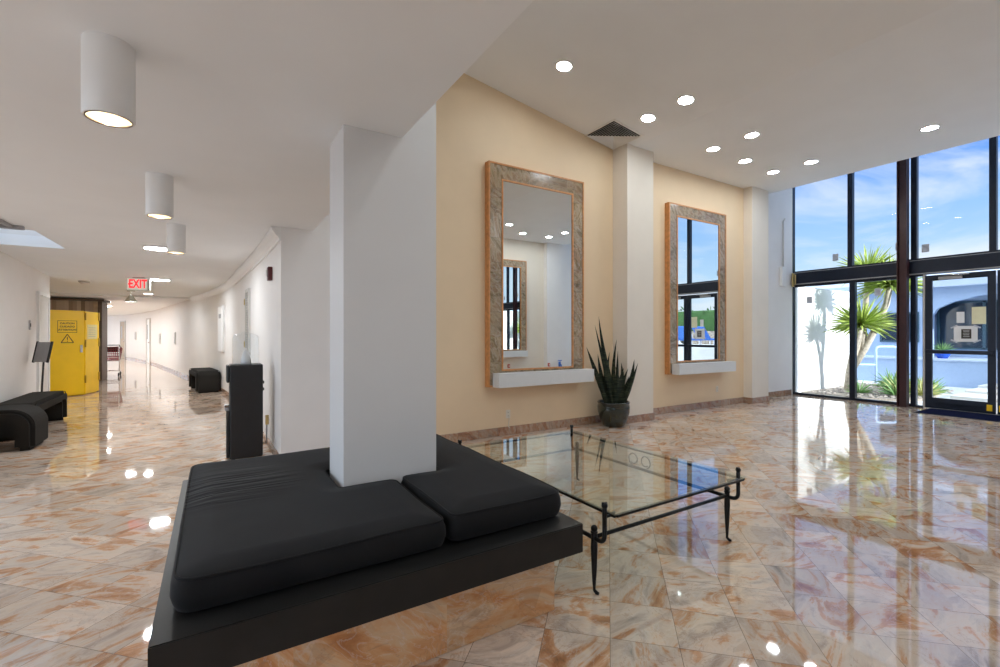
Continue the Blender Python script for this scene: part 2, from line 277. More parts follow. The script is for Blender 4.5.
# ------------------------------------------------------------------ mesh helpers
class MB:
    def __init__(s): s.b = bmesh.new()
    def box(s, x0, y0, z0, x1, y1, z1, mtx=None):
        v = [s.b.verts.new(p) for p in ((x0,y0,z0),(x1,y0,z0),(x1,y1,z0),(x0,y1,z0),(x0,y0,z1),(x1,y0,z1),(x1,y1,z1),(x0,y1,z1))]
        for f in ((3,2,1,0),(4,5,6,7),(0,1,5,4),(1,2,6,5),(2,3,7,6),(3,0,4,7)): s.b.faces.new([v[i] for i in f])
        if mtx: 
            for q in v: q.co = mtx @ q.co
        return s
    def rbox(s, x0, y0, z0, x1, y1, z1, r=.01, seg=2, mtx=None):
        t = MB().box(x0, y0, z0, x1, y1, z1)
        bmesh.ops.bevel(t.b, geom=list(t.b.edges), offset=r, segments=seg, profile=.5, affect='EDGES', clamp_overlap=True)
        return s.join(t, mtx)
    def join(s, o, mtx=None):
        vm = {}
        for v in o.b.verts: vm[v] = s.b.verts.new(mtx @ v.co if mtx else v.co)
        for f in o.b.faces:
            try:
                g = s.b.faces.new([vm[v] for v in f.verts]); g.smooth = f.smooth
            except ValueError: pass
        o.b.free(); return s
    def prism(s, pts, z0, z1, axis='Z'):
        """extrude a closed outline; axis Z: pts are x,y; axis Y: pts are x,z; axis X: pts are y,z"""
        def P(a, b, c): return (a, b, c) if axis == 'Z' else ((a, c, b) if axis == 'Y' else (c, a, b))
        lo = [s.b.verts.new(P(a, b, z0)) for a, b in pts]; hi = [s.b.verts.new(P(a, b, z1)) for a, b in pts]
        n = len(pts)
        s.b.faces.new(lo[::-1]); s.b.faces.new(hi)
        for i in range(n): s.b.faces.new((lo[i], lo[(i+1) % n], hi[(i+1) % n], hi[i]))
        return s
    def lathe(s, prof, n=32, c=(0, 0, 0), mtx=None, cap=True):
        rings = []
        for r, z in prof:
            ring = []
            for i in range(n):
                a = 2*math.pi*i/n; p = Vector((c[0]+r*math.cos(a), c[1]+r*math.sin(a), c[2]+z))
                ring.append(s.b.verts.new(mtx @ p if mtx else p))
            rings.append(ring)
        for a, b in zip(rings, rings[1:]):
            for i in range(n):
                f = s.b.faces.new((a[i], a[(i+1) % n], b[(i+1) % n], b[i])); f.smooth = True
        if cap: 
            s.b.faces.new(rings[0][::-1]); s.b.faces.new(rings[-1])
        return s
    def tube(s, pts, r, n=10, closed=False, r2=None):
        pts = [Vector(p) for p in pts]; rings = []; m = len(pts)
        for i, p in enumerate(pts):
            a = pts[(i-1) % m] if (closed or i) else p; b = pts[(i+1) % m] if (closed or i < m-1) else p
            d = (b-a).normalized()
            up = Vector((0, 0, 1)) if abs(d.z) < .95 else Vector((0, 1, 0))
            if rings and not closed: up = last
            x = up.cross(d); x = x.normalized() if x.length > 1e-4 else Vector((1, 0, 0)); y = d.cross(x); last = y
            q = r[i] if isinstance(r, (list, tuple)) else r
            rings.append([s.b.verts.new(p+x*q*math.cos(2*math.pi*k/n)+y*q*math.sin(2*math.pi*k/n)) for k in range(n)])
        prs = list(zip(rings, rings[1:])) + ([(rings[-1], rings[0])] if closed else [])
        for a, b in prs:
            for k in range(n):
                f = s.b.faces.new((a[k], a[(k+1) % n], b[(k+1) % n], b[k])); f.smooth = True
        if not closed: s.b.faces.new(rings[0][::-1]); s.b.faces.new(rings[-1])
        return s
    def ball(s, c, r, seg=14, sc=(1, 1, 1)):
        pr = [(max(.0004, r*math.sin(math.pi*i/8)), -r*math.cos(math.pi*i/8)*sc[2]) for i in range(9)]
        return s.lathe([(a*sc[0], z) for a, z in pr], seg, c)
    def blade(s, base, tip, width, bend=(0, 0, 0), n=6, fold=.25, side=None, thick=.004):
        """a sword leaf with a keel and some thickness, from base to tip"""
        base, tip, bend = Vector(base), Vector(tip), Vector(bend); ax = tip-base
        sd = Vector(side) if side else ax.cross(Vector((random.uniform(-1, 1), random.uniform(-1, 1), .3)))
        sd = (sd - ax*(sd.dot(ax)/ax.length_squared)).normalized(); nn = ax.cross(sd).normalized()
        A = []
        for i in range(n+1):
            t = i/n; p = base+ax*t+bend*(4*t*(1-t)); wd = width*(.55+.45*min(1, t*3))*(1-t**2.2)+.0006
            A.append([s.b.verts.new(p-sd*wd/2), s.b.verts.new(p-nn*(wd*fold+thick)), s.b.verts.new(p+sd*wd/2), s.b.verts.new(p-nn*(wd*fold-thick*.2))])
        for a, b in zip(A, A[1:]):
            for k in range(4): s.b.faces.new((a[k], a[(k+1) % 4], b[(k+1) % 4], b[k]))
        s.b.faces.new(A[0][::-1]); s.b.faces.new(A[-1])
        return s
    def move(s, m):
        bmesh.ops.transform(s.b, matrix=m, verts=s.b.verts); return s
    def build(s, name, m, parent=None, smooth=None):
        bmesh.ops.recalc_face_normals(s.b, faces=s.b.faces)
        me = bpy.data.meshes.new(name)
        if smooth is not None:
            for f in s.b.faces: f.smooth = smooth
        s.b.to_mesh(me); s.b.free()
        for q in (m if isinstance(m, (list, tuple)) else [m]): me.materials.append(q)
        o = bpy.data.objects.new(name, me); COL.objects.link(o)
        if parent: 
            o.parent = parent
        return o
def thing(name, label, cat, loc=(0, 0, 0), rz=0, group=None, ry=0):
    o = bpy.data.objects.new(name, None); COL.objects.link(o); o.location = loc; o.rotation_euler = (0, ry, rz); o.empty_display_size = .1
    o['label'] = label; o['category'] = cat
    if group: o['group'] = group
    return o
def tag(o, label, cat, group=None):
    o['label'] = label; o['category'] = cat
    if group: o['group'] = group
    return o
def struct(o, label=None, cat=None):
    o['kind'] = 'structure'
    if label: o['label'] = label
    if cat: o['category'] = cat
    return o
def text(name, body, size, m, parent, loc, rot, align='CENTER', ext=.001, bold=0):
    c = bpy.data.curves.new(name, 'FONT'); c.body = body; c.size = size; c.extrude = ext; c.align_x = align; c.align_y = 'CENTER'; c.offset = bold; c.space_character = 1.0+bold*4
    c.materials.append(m); tmp = bpy.data.objects.new(name, c); COL.objects.link(tmp); bpy.context.view_layer.update()
    me = bpy.data.meshes.new_from_object(tmp); bpy.data.objects.remove(tmp); me.name = name
    o = bpy.data.objects.new(name, me); COL.objects.link(o); o.parent = parent; o.location = loc; o.rotation_euler = rot
    return o
def wall_path(pts, z0, z1, th, side=1):
    """a wall of thickness th along a polyline (offset to the given side)"""
    P = [Vector((x, y)) for x, y in pts]; off = []
    for i, p in enumerate(P):
        d = (P[min(i+1, len(P)-1)]-P[max(i-1, 0)]).normalized(); off.append(p+Vector((d.y, -d.x))*th*side)
    b = MB()
    for i in range(len(P)-1):
        q = [P[i], P[i+1], off[i+1], off[i]]
        lo = [b.b.verts.new((v.x, v.y, z0)) for v in q]; hi = [b.b.verts.new((v.x, v.y, z1)) for v in q]
        b.b.faces.new(lo); b.b.faces.new(hi)
        for k in range(4): b.b.faces.new((lo[k], lo[(k+1) % 4], hi[(k+1) % 4], hi[k]))
    bmesh.ops.remove_doubles(b.b, verts=b.b.verts, dist=1e-5)
    seen = {}
    for f in list(b.b.faces):
        k = tuple(sorted(v.index for v in f.verts))
    return b

# ================================================================== THE ROOM
YW, XG, ZC, ZL = 5.4, 11.5, 4.37, 2.54          # mirror wall, glass front, lobby ceiling, low ceiling
K = .158
def zc(x): return ZC + max(0, 5.65-x)*K
struct(MB().box(-9, -4.2, -.12, 11.62, 37, 0).build('floor', M['floor']), 'polished floor of diagonal peach and cream marble tiles', 'floor')
# lobby ceiling: sloped bay then level bay, ending short of the glass
prof = [(.93, zc(.93)), (5.65, ZC), (10.0, ZC), (10.0, 5.45), (.93, 5.45)]
struct(MB().prism(prof, -1.62, YW+.3, 'Y').build('ceiling', M['ceil_lobby']), 'high white lobby ceiling with a sloped and a level bay', 'ceiling')
struct(MB().box(10.0, -1.62, 5.40, 11.62, YW+.35, 5.5).build('ceiling_clerestory', M['ceil']))
# low ceiling with a skylight opening
SX0, SX1, SY0, SY1 = -2.43, -1.68, 7.03, 8.32
c = MB()
for a in ((-3.2, -4.2, .93, SY0), (-3.2, SY0, SX0, SY1), (SX1, SY0, .93, SY1), (-3.2, SY1, .93, 12.4)): c.box(a[0], a[1], ZL, a[2], a[3], ZL+.14)
c.box(-9, 12.4, ZL, .93, 17.2, ZL+.14)
struct(c.build('ceiling_corridor', M['ceil']), 'low white ceiling over the corridor and bench', 'ceiling')
struct(MB().box(-9, 17.2, ZL-.06, .93, 37, ZL+.14).build('ceiling_far', M['ceil']))
# skylight shaft, open to the sky
s = MB(); z1 = ZL+1.0
for a in ((SX0-.05, SY0-.05, SX0, SY1+.05), (SX1, SY0-.05, SX1+.05, SY1+.05), (SX0, SY0-.05, SX1, SY0), (SX0, SY1, SX1, SY1+.05)): s.box(a[0], a[1], ZL+.14, a[2], a[3], z1)
sk = thing('skylight', 'rectangular skylight opening in the low corridor ceiling', 'skylight'); struct(sk)
s.build('skylight_shaft', M['trimw'], sk)
MB().box(SX0-.05, SY0-.05, z1, SX1+.05, SY1+.05, z1+.01).build('pane', M['pane'], sk)
# soffit face, walls
struct(MB().box(.80, -4.2, ZL+.14, .93, YW, 5.45).build('wall_soffit', M['ceil']))
struct(MB().box(.61, YW, 0, 1.65, YW+.15, 2.6).box(.93, YW, 2.6, 1.65, YW+.15, 5.45).build('wall_rear_white', M['white']))
w_ = MB().box(1.65, YW, 0, 9.8, YW+.15, 5.45)
struct(w_.build('wall_rear', M['beige']), 'beige lobby wall carrying the tall mirrors', 'wall')
struct(MB().box(9.8, YW+.15, 0, XG, YW+.3, 5.45).build('wall_recess', M['white']))
struct(MB().box(5.50, 5.09, 0, 6.10, YW, ZC+.02).build('pilaster', M['cream']), 'cream pilaster rising behind the potted snake plant', 'pilaster')
struct(MB().box(9.2, 5.22, 0, 9.8, YW+.3, ZC+.02).build('pilaster', M['cream']), 'cream pilaster next to the glass front', 'pilaster')
# opposite side, seen in the mirrors
struct(MB().box(.80, -1.65, 0, 11.62, -1.5, 5.45).build('wall_front', M['cream']))
struct(MB().box(5.50, -1.5, 0, 6.10, -1.19, ZC+.02).build('pilaster', M['cream']))
struct(MB().box(9.2, -1.5, 0, 9.8, -1.32, ZC+.02).build('pilaster', M['white']))
struct(MB().box(9.8, -1.5, 0, XG, -1.44, 5.45).build('wall_front_bay', M['white']))
struct(MB().box(-3.0, -4.2, 0, .93, -4.05, ZL).build('wall_back', M['white']))
struct(MB().box(.80, -4.2, 0, .93, -1.65, ZL+.14).build('wall_return', M['white']))
def lwx(y): return -2.35-.15*(y+4.2)/13.4 if y < 9.2 else -2.5-.25*(y-9.2)/3.23
wl = wall_path([(lwx(5.9), 5.9), (-2.5, 9.2), (-2.75, 12.43)], 0, ZL, .15, -1)
LWIN = [(-3.9, -1.6), (-1.4, .9), (1.1, 3.4), (3.6, 5.9)]
for y0, y1 in LWIN:
    wl.join(wall_path([(lwx(y0), y0), (lwx(y1), y1)], 0, .35, .15, -1)); wl.join(wall_path([(lwx(y0), y0), (lwx(y1), y1)], 2.35, ZL, .15, -1))
for y0, y1 in ((-4.2, -3.9), (-1.6, -1.4), (.9, 1.1), (3.4, 3.6)): wl.join(wall_path([(lwx(y0), y0), (lwx(y1), y1)], 0, ZL, .15, -1))
struct(wl.build('wall_left', M['white']), 'white corridor wall with a door and a dark switch plate', 'wall')
struct(wall_path([(-2.9, 12.38), (-4.9, 12.38)], 0, ZL, .05, 1).build('wall_niche', M['paleg']))
struct(wall_path([(-4.9, 12.3), (-5.0, 17), (-9, 37)], 0, ZL, .15, -1).build('wall_far_left', M['white']))
# curved corridor wall
CP = [(.61, 5.55), (.575, 6.8), (.47, 8.9), (.26, 12.3), (-.2, 15.5), (-.75, 18.0), (-1.6, 22.6), (-2.75, 28.3), (-4.6, 34.5), (-6.2, 37)]
def curve_pt(y):
    for i in range(len(CP)-1):
        if CP[i][1] <= y <= CP[i+1][1]:
            p0 = CP[max(i-1, 0)]; p1 = CP[i]; p2 = CP[i+1]; p3 = CP[min(i+2, len(CP)-1)]
            t = (y-p1[1])/(p2[1]-p1[1]); h = p2[1]-p1[1]
            m1 = (p2[0]-p0[0])/(p2[1]-p0[1])*h; m2 = (p3[0]-p1[0])/(p3[1]-p1[1])*h
            return ((2*t**3-3*t*t+1)*p1[0]+(t**3-2*t*t+t)*m1+(-2*t**3+3*t*t)*p2[0]+(t**3-t*t)*m2, y)
    return CP[-1]
def curve_dir(y):
    a, b = curve_pt(y-.05), curve_pt(y+.05); return Vector((b[0]-a[0], b[1]-a[1])).normalized()
path = [curve_pt(5.55+i*.45) for i in range(70)]
cw = wall_path(path, 0, 2.54, .15, 1)
struct(cw.build('wall_corridor', M['white'], smooth=False), 'long curved white wall of the corridor', 'wall')
def swept(pts, prof):
    """profile (offset into the corridor, z) swept along a wall line"""
    b = MB(); rows = []
    for i, (x, y) in enumerate(pts):
        d = curve_dir(min(max(y, 5.61), 36)); nrm = Vector((-d.y, d.x))
        rows.append([b.b.verts.new((x+nrm.x*o, y+nrm.y*o, z)) for o, z in prof])
    n = len(prof)
    for a, c2 in zip(rows, rows[1:]):
        for k in range(n): b.b.faces.new((a[k], a[(k+1) % n], c2[(k+1) % n], c2[k]))
    b.b.faces.new(rows[0][::-1]); b.b.faces.new(rows[-1]); return b
cpts = [curve_pt(5.55)] + [curve_pt(5.9+i*.4) for i in range(29)]
cpts[0] = (.61, 5.40)
struct(swept(cpts, [(0, 2.40), (.018, 2.40), (.022, 2.425), (.05, 2.45), (.085, 2.50), (.095, 2.535), (0, 2.535)]).build('trim_1', M['trimw']), 'white crown moulding along the curved corridor wall', 'moulding')
struct(swept([curve_pt(5.6+i*.45) for i in range(69)], [(0, 0), (.014, 0), (.014, .085), (.01, .09), (0, .09)]).build('baseboard_corridor', M['skirt']))
# marble skirting of the lobby wall
def skirt(x0, y0, x1, y1, z=.115): return MB().rbox(x0, y0, 0, x1, y1, z, .003, 1)
struct(skirt(1.65, YW-.016, 5.50, YW).build('baseboard_rear', M['skirt']), 'marble skirting under the tall mirror beside the pilaster', 'baseboard')
struct(skirt(5.484, 5.074, 6.116, 5.09).join(skirt(5.484, 5.09, 5.5, YW-.016)).join(skirt(6.1, 5.09, 6.116, YW-.016)).build('baseboard_pilaster', M['skirt']))
struct(skirt(6.116, YW-.016, 9.2, YW).build('baseboard_rear_far', M['skirt']))
struct(skirt(9.184, 5.204, 9.816, 5.22).join(skirt(9.184, 5.22, 9.2, YW-.016)).build('baseboard_pilaster_far', M['skirt']))
struct(skirt(9.816, YW+.134, 11.38, YW+.15).build('baseboard_recess', M['skirt']))
struct(skirt(.95, -1.5, 5.5, -1.484).build('baseboard_front', M['skirt']))
# the square column standing in the bench
struct(MB().box(.60, 2.58, 0, 1.145, 2.93, ZL).box(.93, 2.58, ZL, 1.145, 2.93, zc(1.0)).build('column', M['column']), 'square white column rising through the black bench', 'column')

# ================================================================== GLASS FRONT
Yj, Yc, Yd0, Yd1 = 5.55, 3.42, 3.20, 2.25
MUL = [5.585, 4.42, 3.36, 2.29, 1.22, .1, -1.48]
def frame_bars(x0, x1, y0, y1, z0, z1, t):
    b = MB(); b.box(x0, y0, z0, x1, y1, z0+t); b.box(x0, y0, z1-t, x1, y1, z1); b.box(x0, y0, z0+t, x1, y0+t, z1-t); b.box(x0, y1-t, z0+t, x1, y1, z1-t); return b
wi = 0
def window(y0, y1, z0, z1, label, t=.045):
    global wi; wi += 1
    o = thing('window_%d' % wi, label, 'window', (XG, (y0+y1)/2, z0)); struct(o)
    frame_bars(-.05, .05, -(y1-y0)/2, (y1-y0)/2, 0, z1-z0, t).build('frame', M['dark_metal'], o)
    MB().box(-.004, -(y1-y0)/2+t, t, .004, (y1-y0)/2-t, z1-z0-t).build('pane', M['pane'], o)
    return o
ups = [(4.41, 5.585, 'tall upper window next to the white recess wall'), (3.36, 4.41, 'upper window between the mullion and the red steel post'), (2.30, 3.36, 'wide upper window over the entrance door'), (1.2, 2.30, 'upper window over the second door leaf'), (.1, 1.2, 'upper window past the doors'), (-1.44, .1, 'upper window at the far end of the glass front')]
for a, b_, lb in ups: window(a, b_, 2.80, 5.40, lb)
for a, b_, lb in ((4.37, 5.585, 'lower window showing the sunlit garden wall'), (3.36, 4.37, 'lower window showing the palm trunk and handrail'), (3.20, 3.36, 'narrow sidelight beside the entrance door'), (.1, 1.22, 'lower window beside the second door leaf'), (-1.44, .1, 'lower window at the far end of the glass front')):
    window(a, b_, 0.0, 2.53, lb, .05 if b_-a > .5 else .03)
struct(MB().rbox(XG-.09, -1.44, 2.53, XG+.08, 5.585, 2.80, .006, 1).box(XG-.095, -1.44, 2.53, XG-.09, 5.585, 2.545).build('trim_2', M['dark_metal']), 'black transom beam across the glass front', 'beam')
struct(MB().box(XG-.097, -1.44, 2.535, XG-.09, 5.585, 2.555).box(XG-.052, -1.44, 2.80, XG-.05, 5.585, 2.815).build('trim_3', M['grey']))
st_ = MB(); x, y = XG-.23, 3.47     # H-section steel post in front of the mullion
st_.box(x-.07, y-.075, 0, x+.07, y-.06, 5.4).box(x-.07, y+.06, 0, x+.07, y+.075, 5.4).box(x-.012, y-.06, 0, x+.012, y+.06, 5.4)
struct(st_.build('steel_post', M['steel_red']), 'dark red steel post standing before the glass front', 'post')
st_ = MB(); y = .25
st_.box(x-.07, y-.075, 0, x+.07, y-.06, 5.4).box(x-.07, y+.06, 0, x+.07, y+.075, 5.4).box(x-.012, y-.06, 0, x+.012, y+.06, 5.4)
struct(st_.build('steel_post', M['steel_red']))
for y0, y1 in LWIN:      # unseen side wall windows, added to let fill daylight in
    wi += 1; o = thing('window_%d' % wi, 'added unseen fill window behind the viewer', 'window', (lwx((y0+y1)/2)-.075, (y0+y1)/2, .35), R(.64), 'added side wall windows'); struct(o); hw = (y1-y0)/2
    frame_bars(-.03, .03, -hw, hw, 0, 2.0, .05).build('frame', M['trimw'], o); MB().box(-.004, -hw+.05, .05, .004, hw-.05, 1.95).build('pane', M['pane'], o)
# glazed entrance doors
def door(n, y0, y1, label, hinge_right):
    o = thing('door_%d' % n, label, 'door', (XG-.02, (y0+y1)/2, 0)); struct(o); hw = (y1-y0)/2
    f = frame_bars(-.025, .025, -hw+.004, hw-.004, .015, 2.50, .10); f.box(-.025, -hw+.1, .1, .025, hw-.1, .21); f.box(-.025, -hw+.1, 2.40, .025, hw-.1, 2.42)
    f.build('frame', M['dark_metal'], o)
    MB().box(-.004, -hw+.10, .21, .004, hw-.10, 2.40).build('pane', M['pane'], o)
    MB().rbox(-.075, -hw+.02, 1.035, -.035, hw-.02, 1.105, .008, 2).build('push_bar', M['dark_metal'], o)
    c = MB().rbox(-.06, hw-.52, 2.405, -.025, hw-.20, 2.46, .005, 1); c.build('door_closer', M['grey'], o)
    MB().tube([(-.075, hw-.62, 2.475), (-.075, hw-.25, 2.485)], .012, 8).build('closer_arm', M['chrome'], o)
    return o
d1 = door(1, 2.26, 3.20, 'black framed glass entrance door with taped notices', True)
d2 = door(2, 1.22, 2.25, 'second leaf of the glass entrance doors', False)
struct(MB().box(XG-.06, 3.195, 0, XG-.02, 3.222, 2.53).build('trim_4', M['paleg']))
struct(MB().box(XG-.12, 1.2, 0, XG+.06, 3.2, .012).build('trim_5', M['paleg']), 'pale metal threshold under the entrance doors', 'threshold')
for i, (y, lab) in enumerate(((2.34, 'small yellow tag low on the entrance door stile'), (2.19, 'small yellow tag low on the second door leaf'))):
    t_ = tag(MB().rbox(XG-.052, y-.035, .06, XG-.046, y+.035, .17, .002, 1).build('safety_tag', M['yellow']), lab, 'tag', 'yellow tags on the doors')
# notices taped to the door glass
def notice(name, y0, y1, z0, z1, m, lab):
    o = thing(name, lab, 'notice', (XG-.028, (y0+y1)/2, (z0+z1)/2)); hw, hh = (y1-y0)/2, (z1-z0)/2
    MB().box(-.001, -hw, -hh, .001, hw, hh).build('sheet', m, o); return o
notice('notice', 2.658, 2.763, 1.60, 1.80, M['paper'], 'blank white sheet above the framed notice on the door')
notice('notice', 2.385, 2.565, 1.575, 1.88, M['paper_y'], 'pale yellow sheet on the door glass')
o = notice('notice', 2.49, 2.80, 1.26, 1.545, M['paper'], 'white notice with a black printed panel on the door glass')
MB().box(-.003, -.075, -.085, -.001, .055, .085).build('printed_panel', M['black'], o)
for (a, b_, an) in ((-.15, .13, .5), (.15, .13, -.5), (-.15, -.13, -.5), (.15, -.13, .5)):
    MB().box(-.002, -.05, -.012, .0, .05, .012, Matrix.Translation((-.0015, a, b_)) @ Matrix.Rotation(an, 4, 'X')).build('tape', M['sticker'], o)
for i, dz in enumerate((.055, .035, .0, -.02, -.05)):
    MB().box(-.0035, -.052+.004*(i % 2), dz-.0035, -.003, .032-.004*(i % 2), dz+.0035).build('printed_line', M['paper'], o)
for (y, z, lab) in ((4.694, 3.066, 'grey square sticker on the tall upper window by the recess'), (3.60, 3.13, 'grey square sticker low beside the steel post, palm behind'),
                    (3.20, 3.03, 'grey square sticker on the upper window over the door'), (5.21, 2.172, 'grey square sticker before the sunlit garden wall'), (3.94, 2.255, 'grey square sticker on the lower window before the palm trunk')):
    q = MB().rbox(XG-.010, y-.055, z-.075, XG-.0045, y+.055, z+.075, .002, 1); q = q.build('window_sticker', M['sticker']); tag(q, lab, 'sticker', 'grey stickers on the glass front')
# floor mat
mt = thing('door_mat', 'navy blue mat lying before the entrance doors', 'mat', (11.02, 2.35, 0))
MB().rbox(-.40, -1.05, .001, .40, .75, .012, .004, 1).build('carpet', M['navy'], mt)
e = MB().box(-.42, -1.07, 0.0005, .42, -1.05, .007).box(-.42, .75, .0005, .42, .77, .007).box(-.42, -1.05, .0005, -.40, .75, .007).box(.40, -1.05, .0005, .42, .75, .007)
e.build('rubber_edge', M['black_plastic'], mt)
# conduit box and bracket by the glass jamb
cb = thing('junction_box', 'white electrical box with a conduit on the recess wall', 'junction box', (10.95, YW+.15, 2.70))
MB().rbox(-.09, -.07, -.22, .09, 0, .22, .01, 2).build('housing', M['trimw'], cb)
MB().tube([(0.03, -.03, .22), (.03, -.03, 1.25), (.10, -.03, 1.32)], .016, 8).build('conduit', M['paleg'], cb)
jb = thing('jamb_bracket', 'brass bracket fixed at the end of the transom', 'bracket', (XG-.13, 5.50, 2.66))
MB().rbox(-.03, -.02, -.17, .03, .02, .14, .008, 2).build('plate', M['brass'], jb)
MB().tube([(-.0, -.02, .1), (-.0, -.05, .1), (-.0, -.05, -.12), (-.0, -.02, -.12)], .014, 8).build('handle', M['brass'], jb)

# ================================================================== MIRRORS
def wall_mirror(x0, label, flip=False):
    W, H = 1.68, 3.02
    o = thing('wall_mirror', label, 'mirror', (x0+W/2, YW if not flip else -1.5, .69), 0 if not flip else math.pi)
    hw = W/2
    f = frame_bars(-.0, 0, -hw, hw, 0, H, .03); f.b.clear()
    def ring(y0, y1, a, t):  # rectangular ring in XZ
        b = MB(); b.box(-hw+a, y0, a, hw-a, y1, a+t); b.box(-hw+a, y0, H-a-t, hw-a, y1, H-a); b.box(-hw+a, y0, a+t, -hw+a+t, y1, H-a-t); b.box(hw-a-t, y0, a+t, hw-a, y1, H-a-t); return b
    f.b.free()
    ring(-.10, -.0005, 0, .022).build('outer_frame', M['orange_wood'], o)
    ring(-.092, -.002, .022, .186).build('marble_border', M['border'], o)
    ring(-.10, -.002, .208, .022).build('inner_frame', M['orange_wood'], o)
    MB().box(-hw+.23, -.088, .18, hw-.23, -.07, H-.23).build('mirror_glass', M['mirror'], o)
    l = MB().rbox(-hw+.06, -.26, .0, hw+.06, -.101, .185, .003, 1); l.build('ledge', M['ledge'], o)
    return o
wall_mirror(3.11, 'tall mirror with stone border and ledge near the potted plant')
wall_mirror(6.77, 'tall mirror with stone border and ledge between the two pilasters')
wall_mirror(3.11, 'tall mirror on the opposite wall, second from the entrance', True)
wall_mirror(6.77, 'tall mirror on the opposite wall, seen reflected in the near mirror', True)
# small things left on the opposite ledge/wall foot, visible in the near mirror: red caps and blue taps
def outlet(x, z, lab, cord=False):
    o = thing('wall_outlet', lab, 'outlet', (x, YW, z))
    MB().rbox(-.036, -.006, -.058, .036, 0, .058, .003, 1).build('cover_plate', M['sock'], o)
    for dz in (-.024, .024):
        q = MB().rbox(-.017, -.009, dz-.016, .017, -.006, dz+.016, .002, 1).build('socket', M['sock'], o)
        MB().box(-.008, -.0098, dz-.006, -.005, -.009, dz+.006).box(.005, -.0098, dz-.006, .008, -.009, dz+.006).build('slot', M['black'], q)
    if cord: MB().tube([(0, -.02, -.03), (0, -.03, -.06), (.006, -.012, -.12), (0.0, -.01, -.17), (.01, -.025, -.19)], .006, 6).build('cord', M['sock'], o)
outlet(3.479, .288, 'ivory wall outlet with a hanging cord below the near mirror', True)
outlet(8.30, .333, 'ivory wall outlet below the mirror between the pilasters')

# ================================================================== LIGHTS
SL = math.atan(K)
def recessed(x, y, lab):
    ry = SL if x < 5.65 else 0
    o = thing('recessed_light', lab, 'ceiling light', (x, y, zc(x)), 0, 'recessed lobby lights', ry)
    MB().lathe([(.088, -.002), (.090, -.008), (.112, -.007), (.116, -.001), (.088, -.001)], 28, cap=False).build('trim_ring', M['trimw'], o)
    MB().lathe([(.001, -.0045), (.088, -.0045)], 28, cap=False).build('diffuser', M['lamp_lobby'], o)
for x, y, lab in ((3.652, 4.40, 'round recessed light nearest the soffit above the near mirror'), (5.214, 3.83, 'round recessed light out from the wall, opposite the square vent'),
                  (5.199, 4.43, 'round recessed light just beside the square vent'), (6.83, 3.88, 'round recessed light of the outer row past the ceiling fold'),
                  (6.815, 4.50, 'round recessed light of the wall row just past the vent pilaster'), (7.754, 4.52, 'round recessed light of the wall row over the second mirror'),
                  (8.768, 3.95, 'round recessed light of the outer row before the glass front'), (8.717, 4.56, 'round recessed light of the wall row closest to the glass front'),
                  (8.779, 2.394, 'lone round recessed light facing the entrance door'),
                  (5.2, .6, 'round recessed light near the opposite wall at the fold, seen in the mirror'), (6.82, .1, 'round recessed light near the opposite wall, second from the fold'), (6.82, -.6, 'round recessed light close to the opposite wall over its mirror'),
                  (8.77, .1, 'round recessed light near the opposite wall by the glass'), (8.72, -.6, 'round recessed light closest to the opposite wall pilaster'), (3.6, .3, 'round recessed light near the opposite wall by the soffit'), (2.2, 2.4, 'added recessed fill light above the bench, out of view'), (7.75, -.6, 'round recessed light of the opposite wall row between two others'), (3.4, 1.9, 'added recessed fill light above the glass table, out of view'), (2.2, .9, 'added recessed fill light over the viewer'), (3.8, -.6, 'added recessed fill light of the opposite row by the first mirror'), (2.2, -.6, 'added recessed fill light of the opposite row by the soffit')):  # unseen lamps over bench, table and viewer are added fill light
    recessed(x, y, lab)
def cyl_light(x, y, lab):
    o = thing('cylinder_light', lab, 'ceiling light', (x, y, ZL), 0, 'cylinder ceiling lights')
    r, h = .083, .295
    MB().lathe([(r, 0), (r, -h+.004), (r-.003, -h), (r-.008, -h), (r-.008, -h+.02)], 40, cap=False).build('cylinder_body', M['trimw'], o)
    MB().lathe([(r-.0085, -h+.003), (r-.010, -h+.012), (r-.018, -.13), (.045, -.10)], 40, cap=False).build('reflector', M['reflector'], o)
    MB().lathe([(r-.009, -h-.001), (r-.009, -h+.005), (r-.013, -h+.005), (r-.013, -h-.001), (r-.009, -h-.001)], 40, cap=False).build('rim', M['ring'], o)
    MB().lathe([(.001, -.115), (.040, -.115)], 24, cap=False).build('lamp', M['lamp_cyl'], o)
cyl_light(-.35, 2.36, 'white cylinder ceiling light, the largest and nearest')
cyl_light(-.33, 4.12, 'white cylinder ceiling light, the middle one of the row')
cyl_light(-.33, 5.88, 'white cylinder ceiling light, the farthest and faintest one')
cyl_light(-.35, .60, 'added white cylinder fill light behind the viewer')  # cylinder lamps behind the viewer are added for extra light
cyl_light(-.35, -1.2, 'added white cylinder fill light last of the row behind the viewer')
def flush(x, y, lab, m, r=.105):
    o = thing('flush_light', lab, 'ceiling light', (x, y, ZL if y < 17.2 else ZL-.06), 0, 'flush corridor lights')
    MB().lathe([(r, -.0), (r+.02, -.001), (r+.018, -.02), (r, -.022)], 24, cap=False).build('trim_ring', M['trimw'], o)
    MB().lathe([(.001, -.02), (r, -.019)], 24, cap=False).build('diffuser', m, o)
flush(-.62, 7.55, 'flush round ceiling light just past the cylinder lights', M['lamp_flush'], .15)
flush(-.95, 11.9, 'flush round ceiling light beside the exit sign', M['lamp_flush'], .17)
flush(-1.55, 16.2, 'flush round ceiling light past the exit sign', M['lamp_flush'], .10)
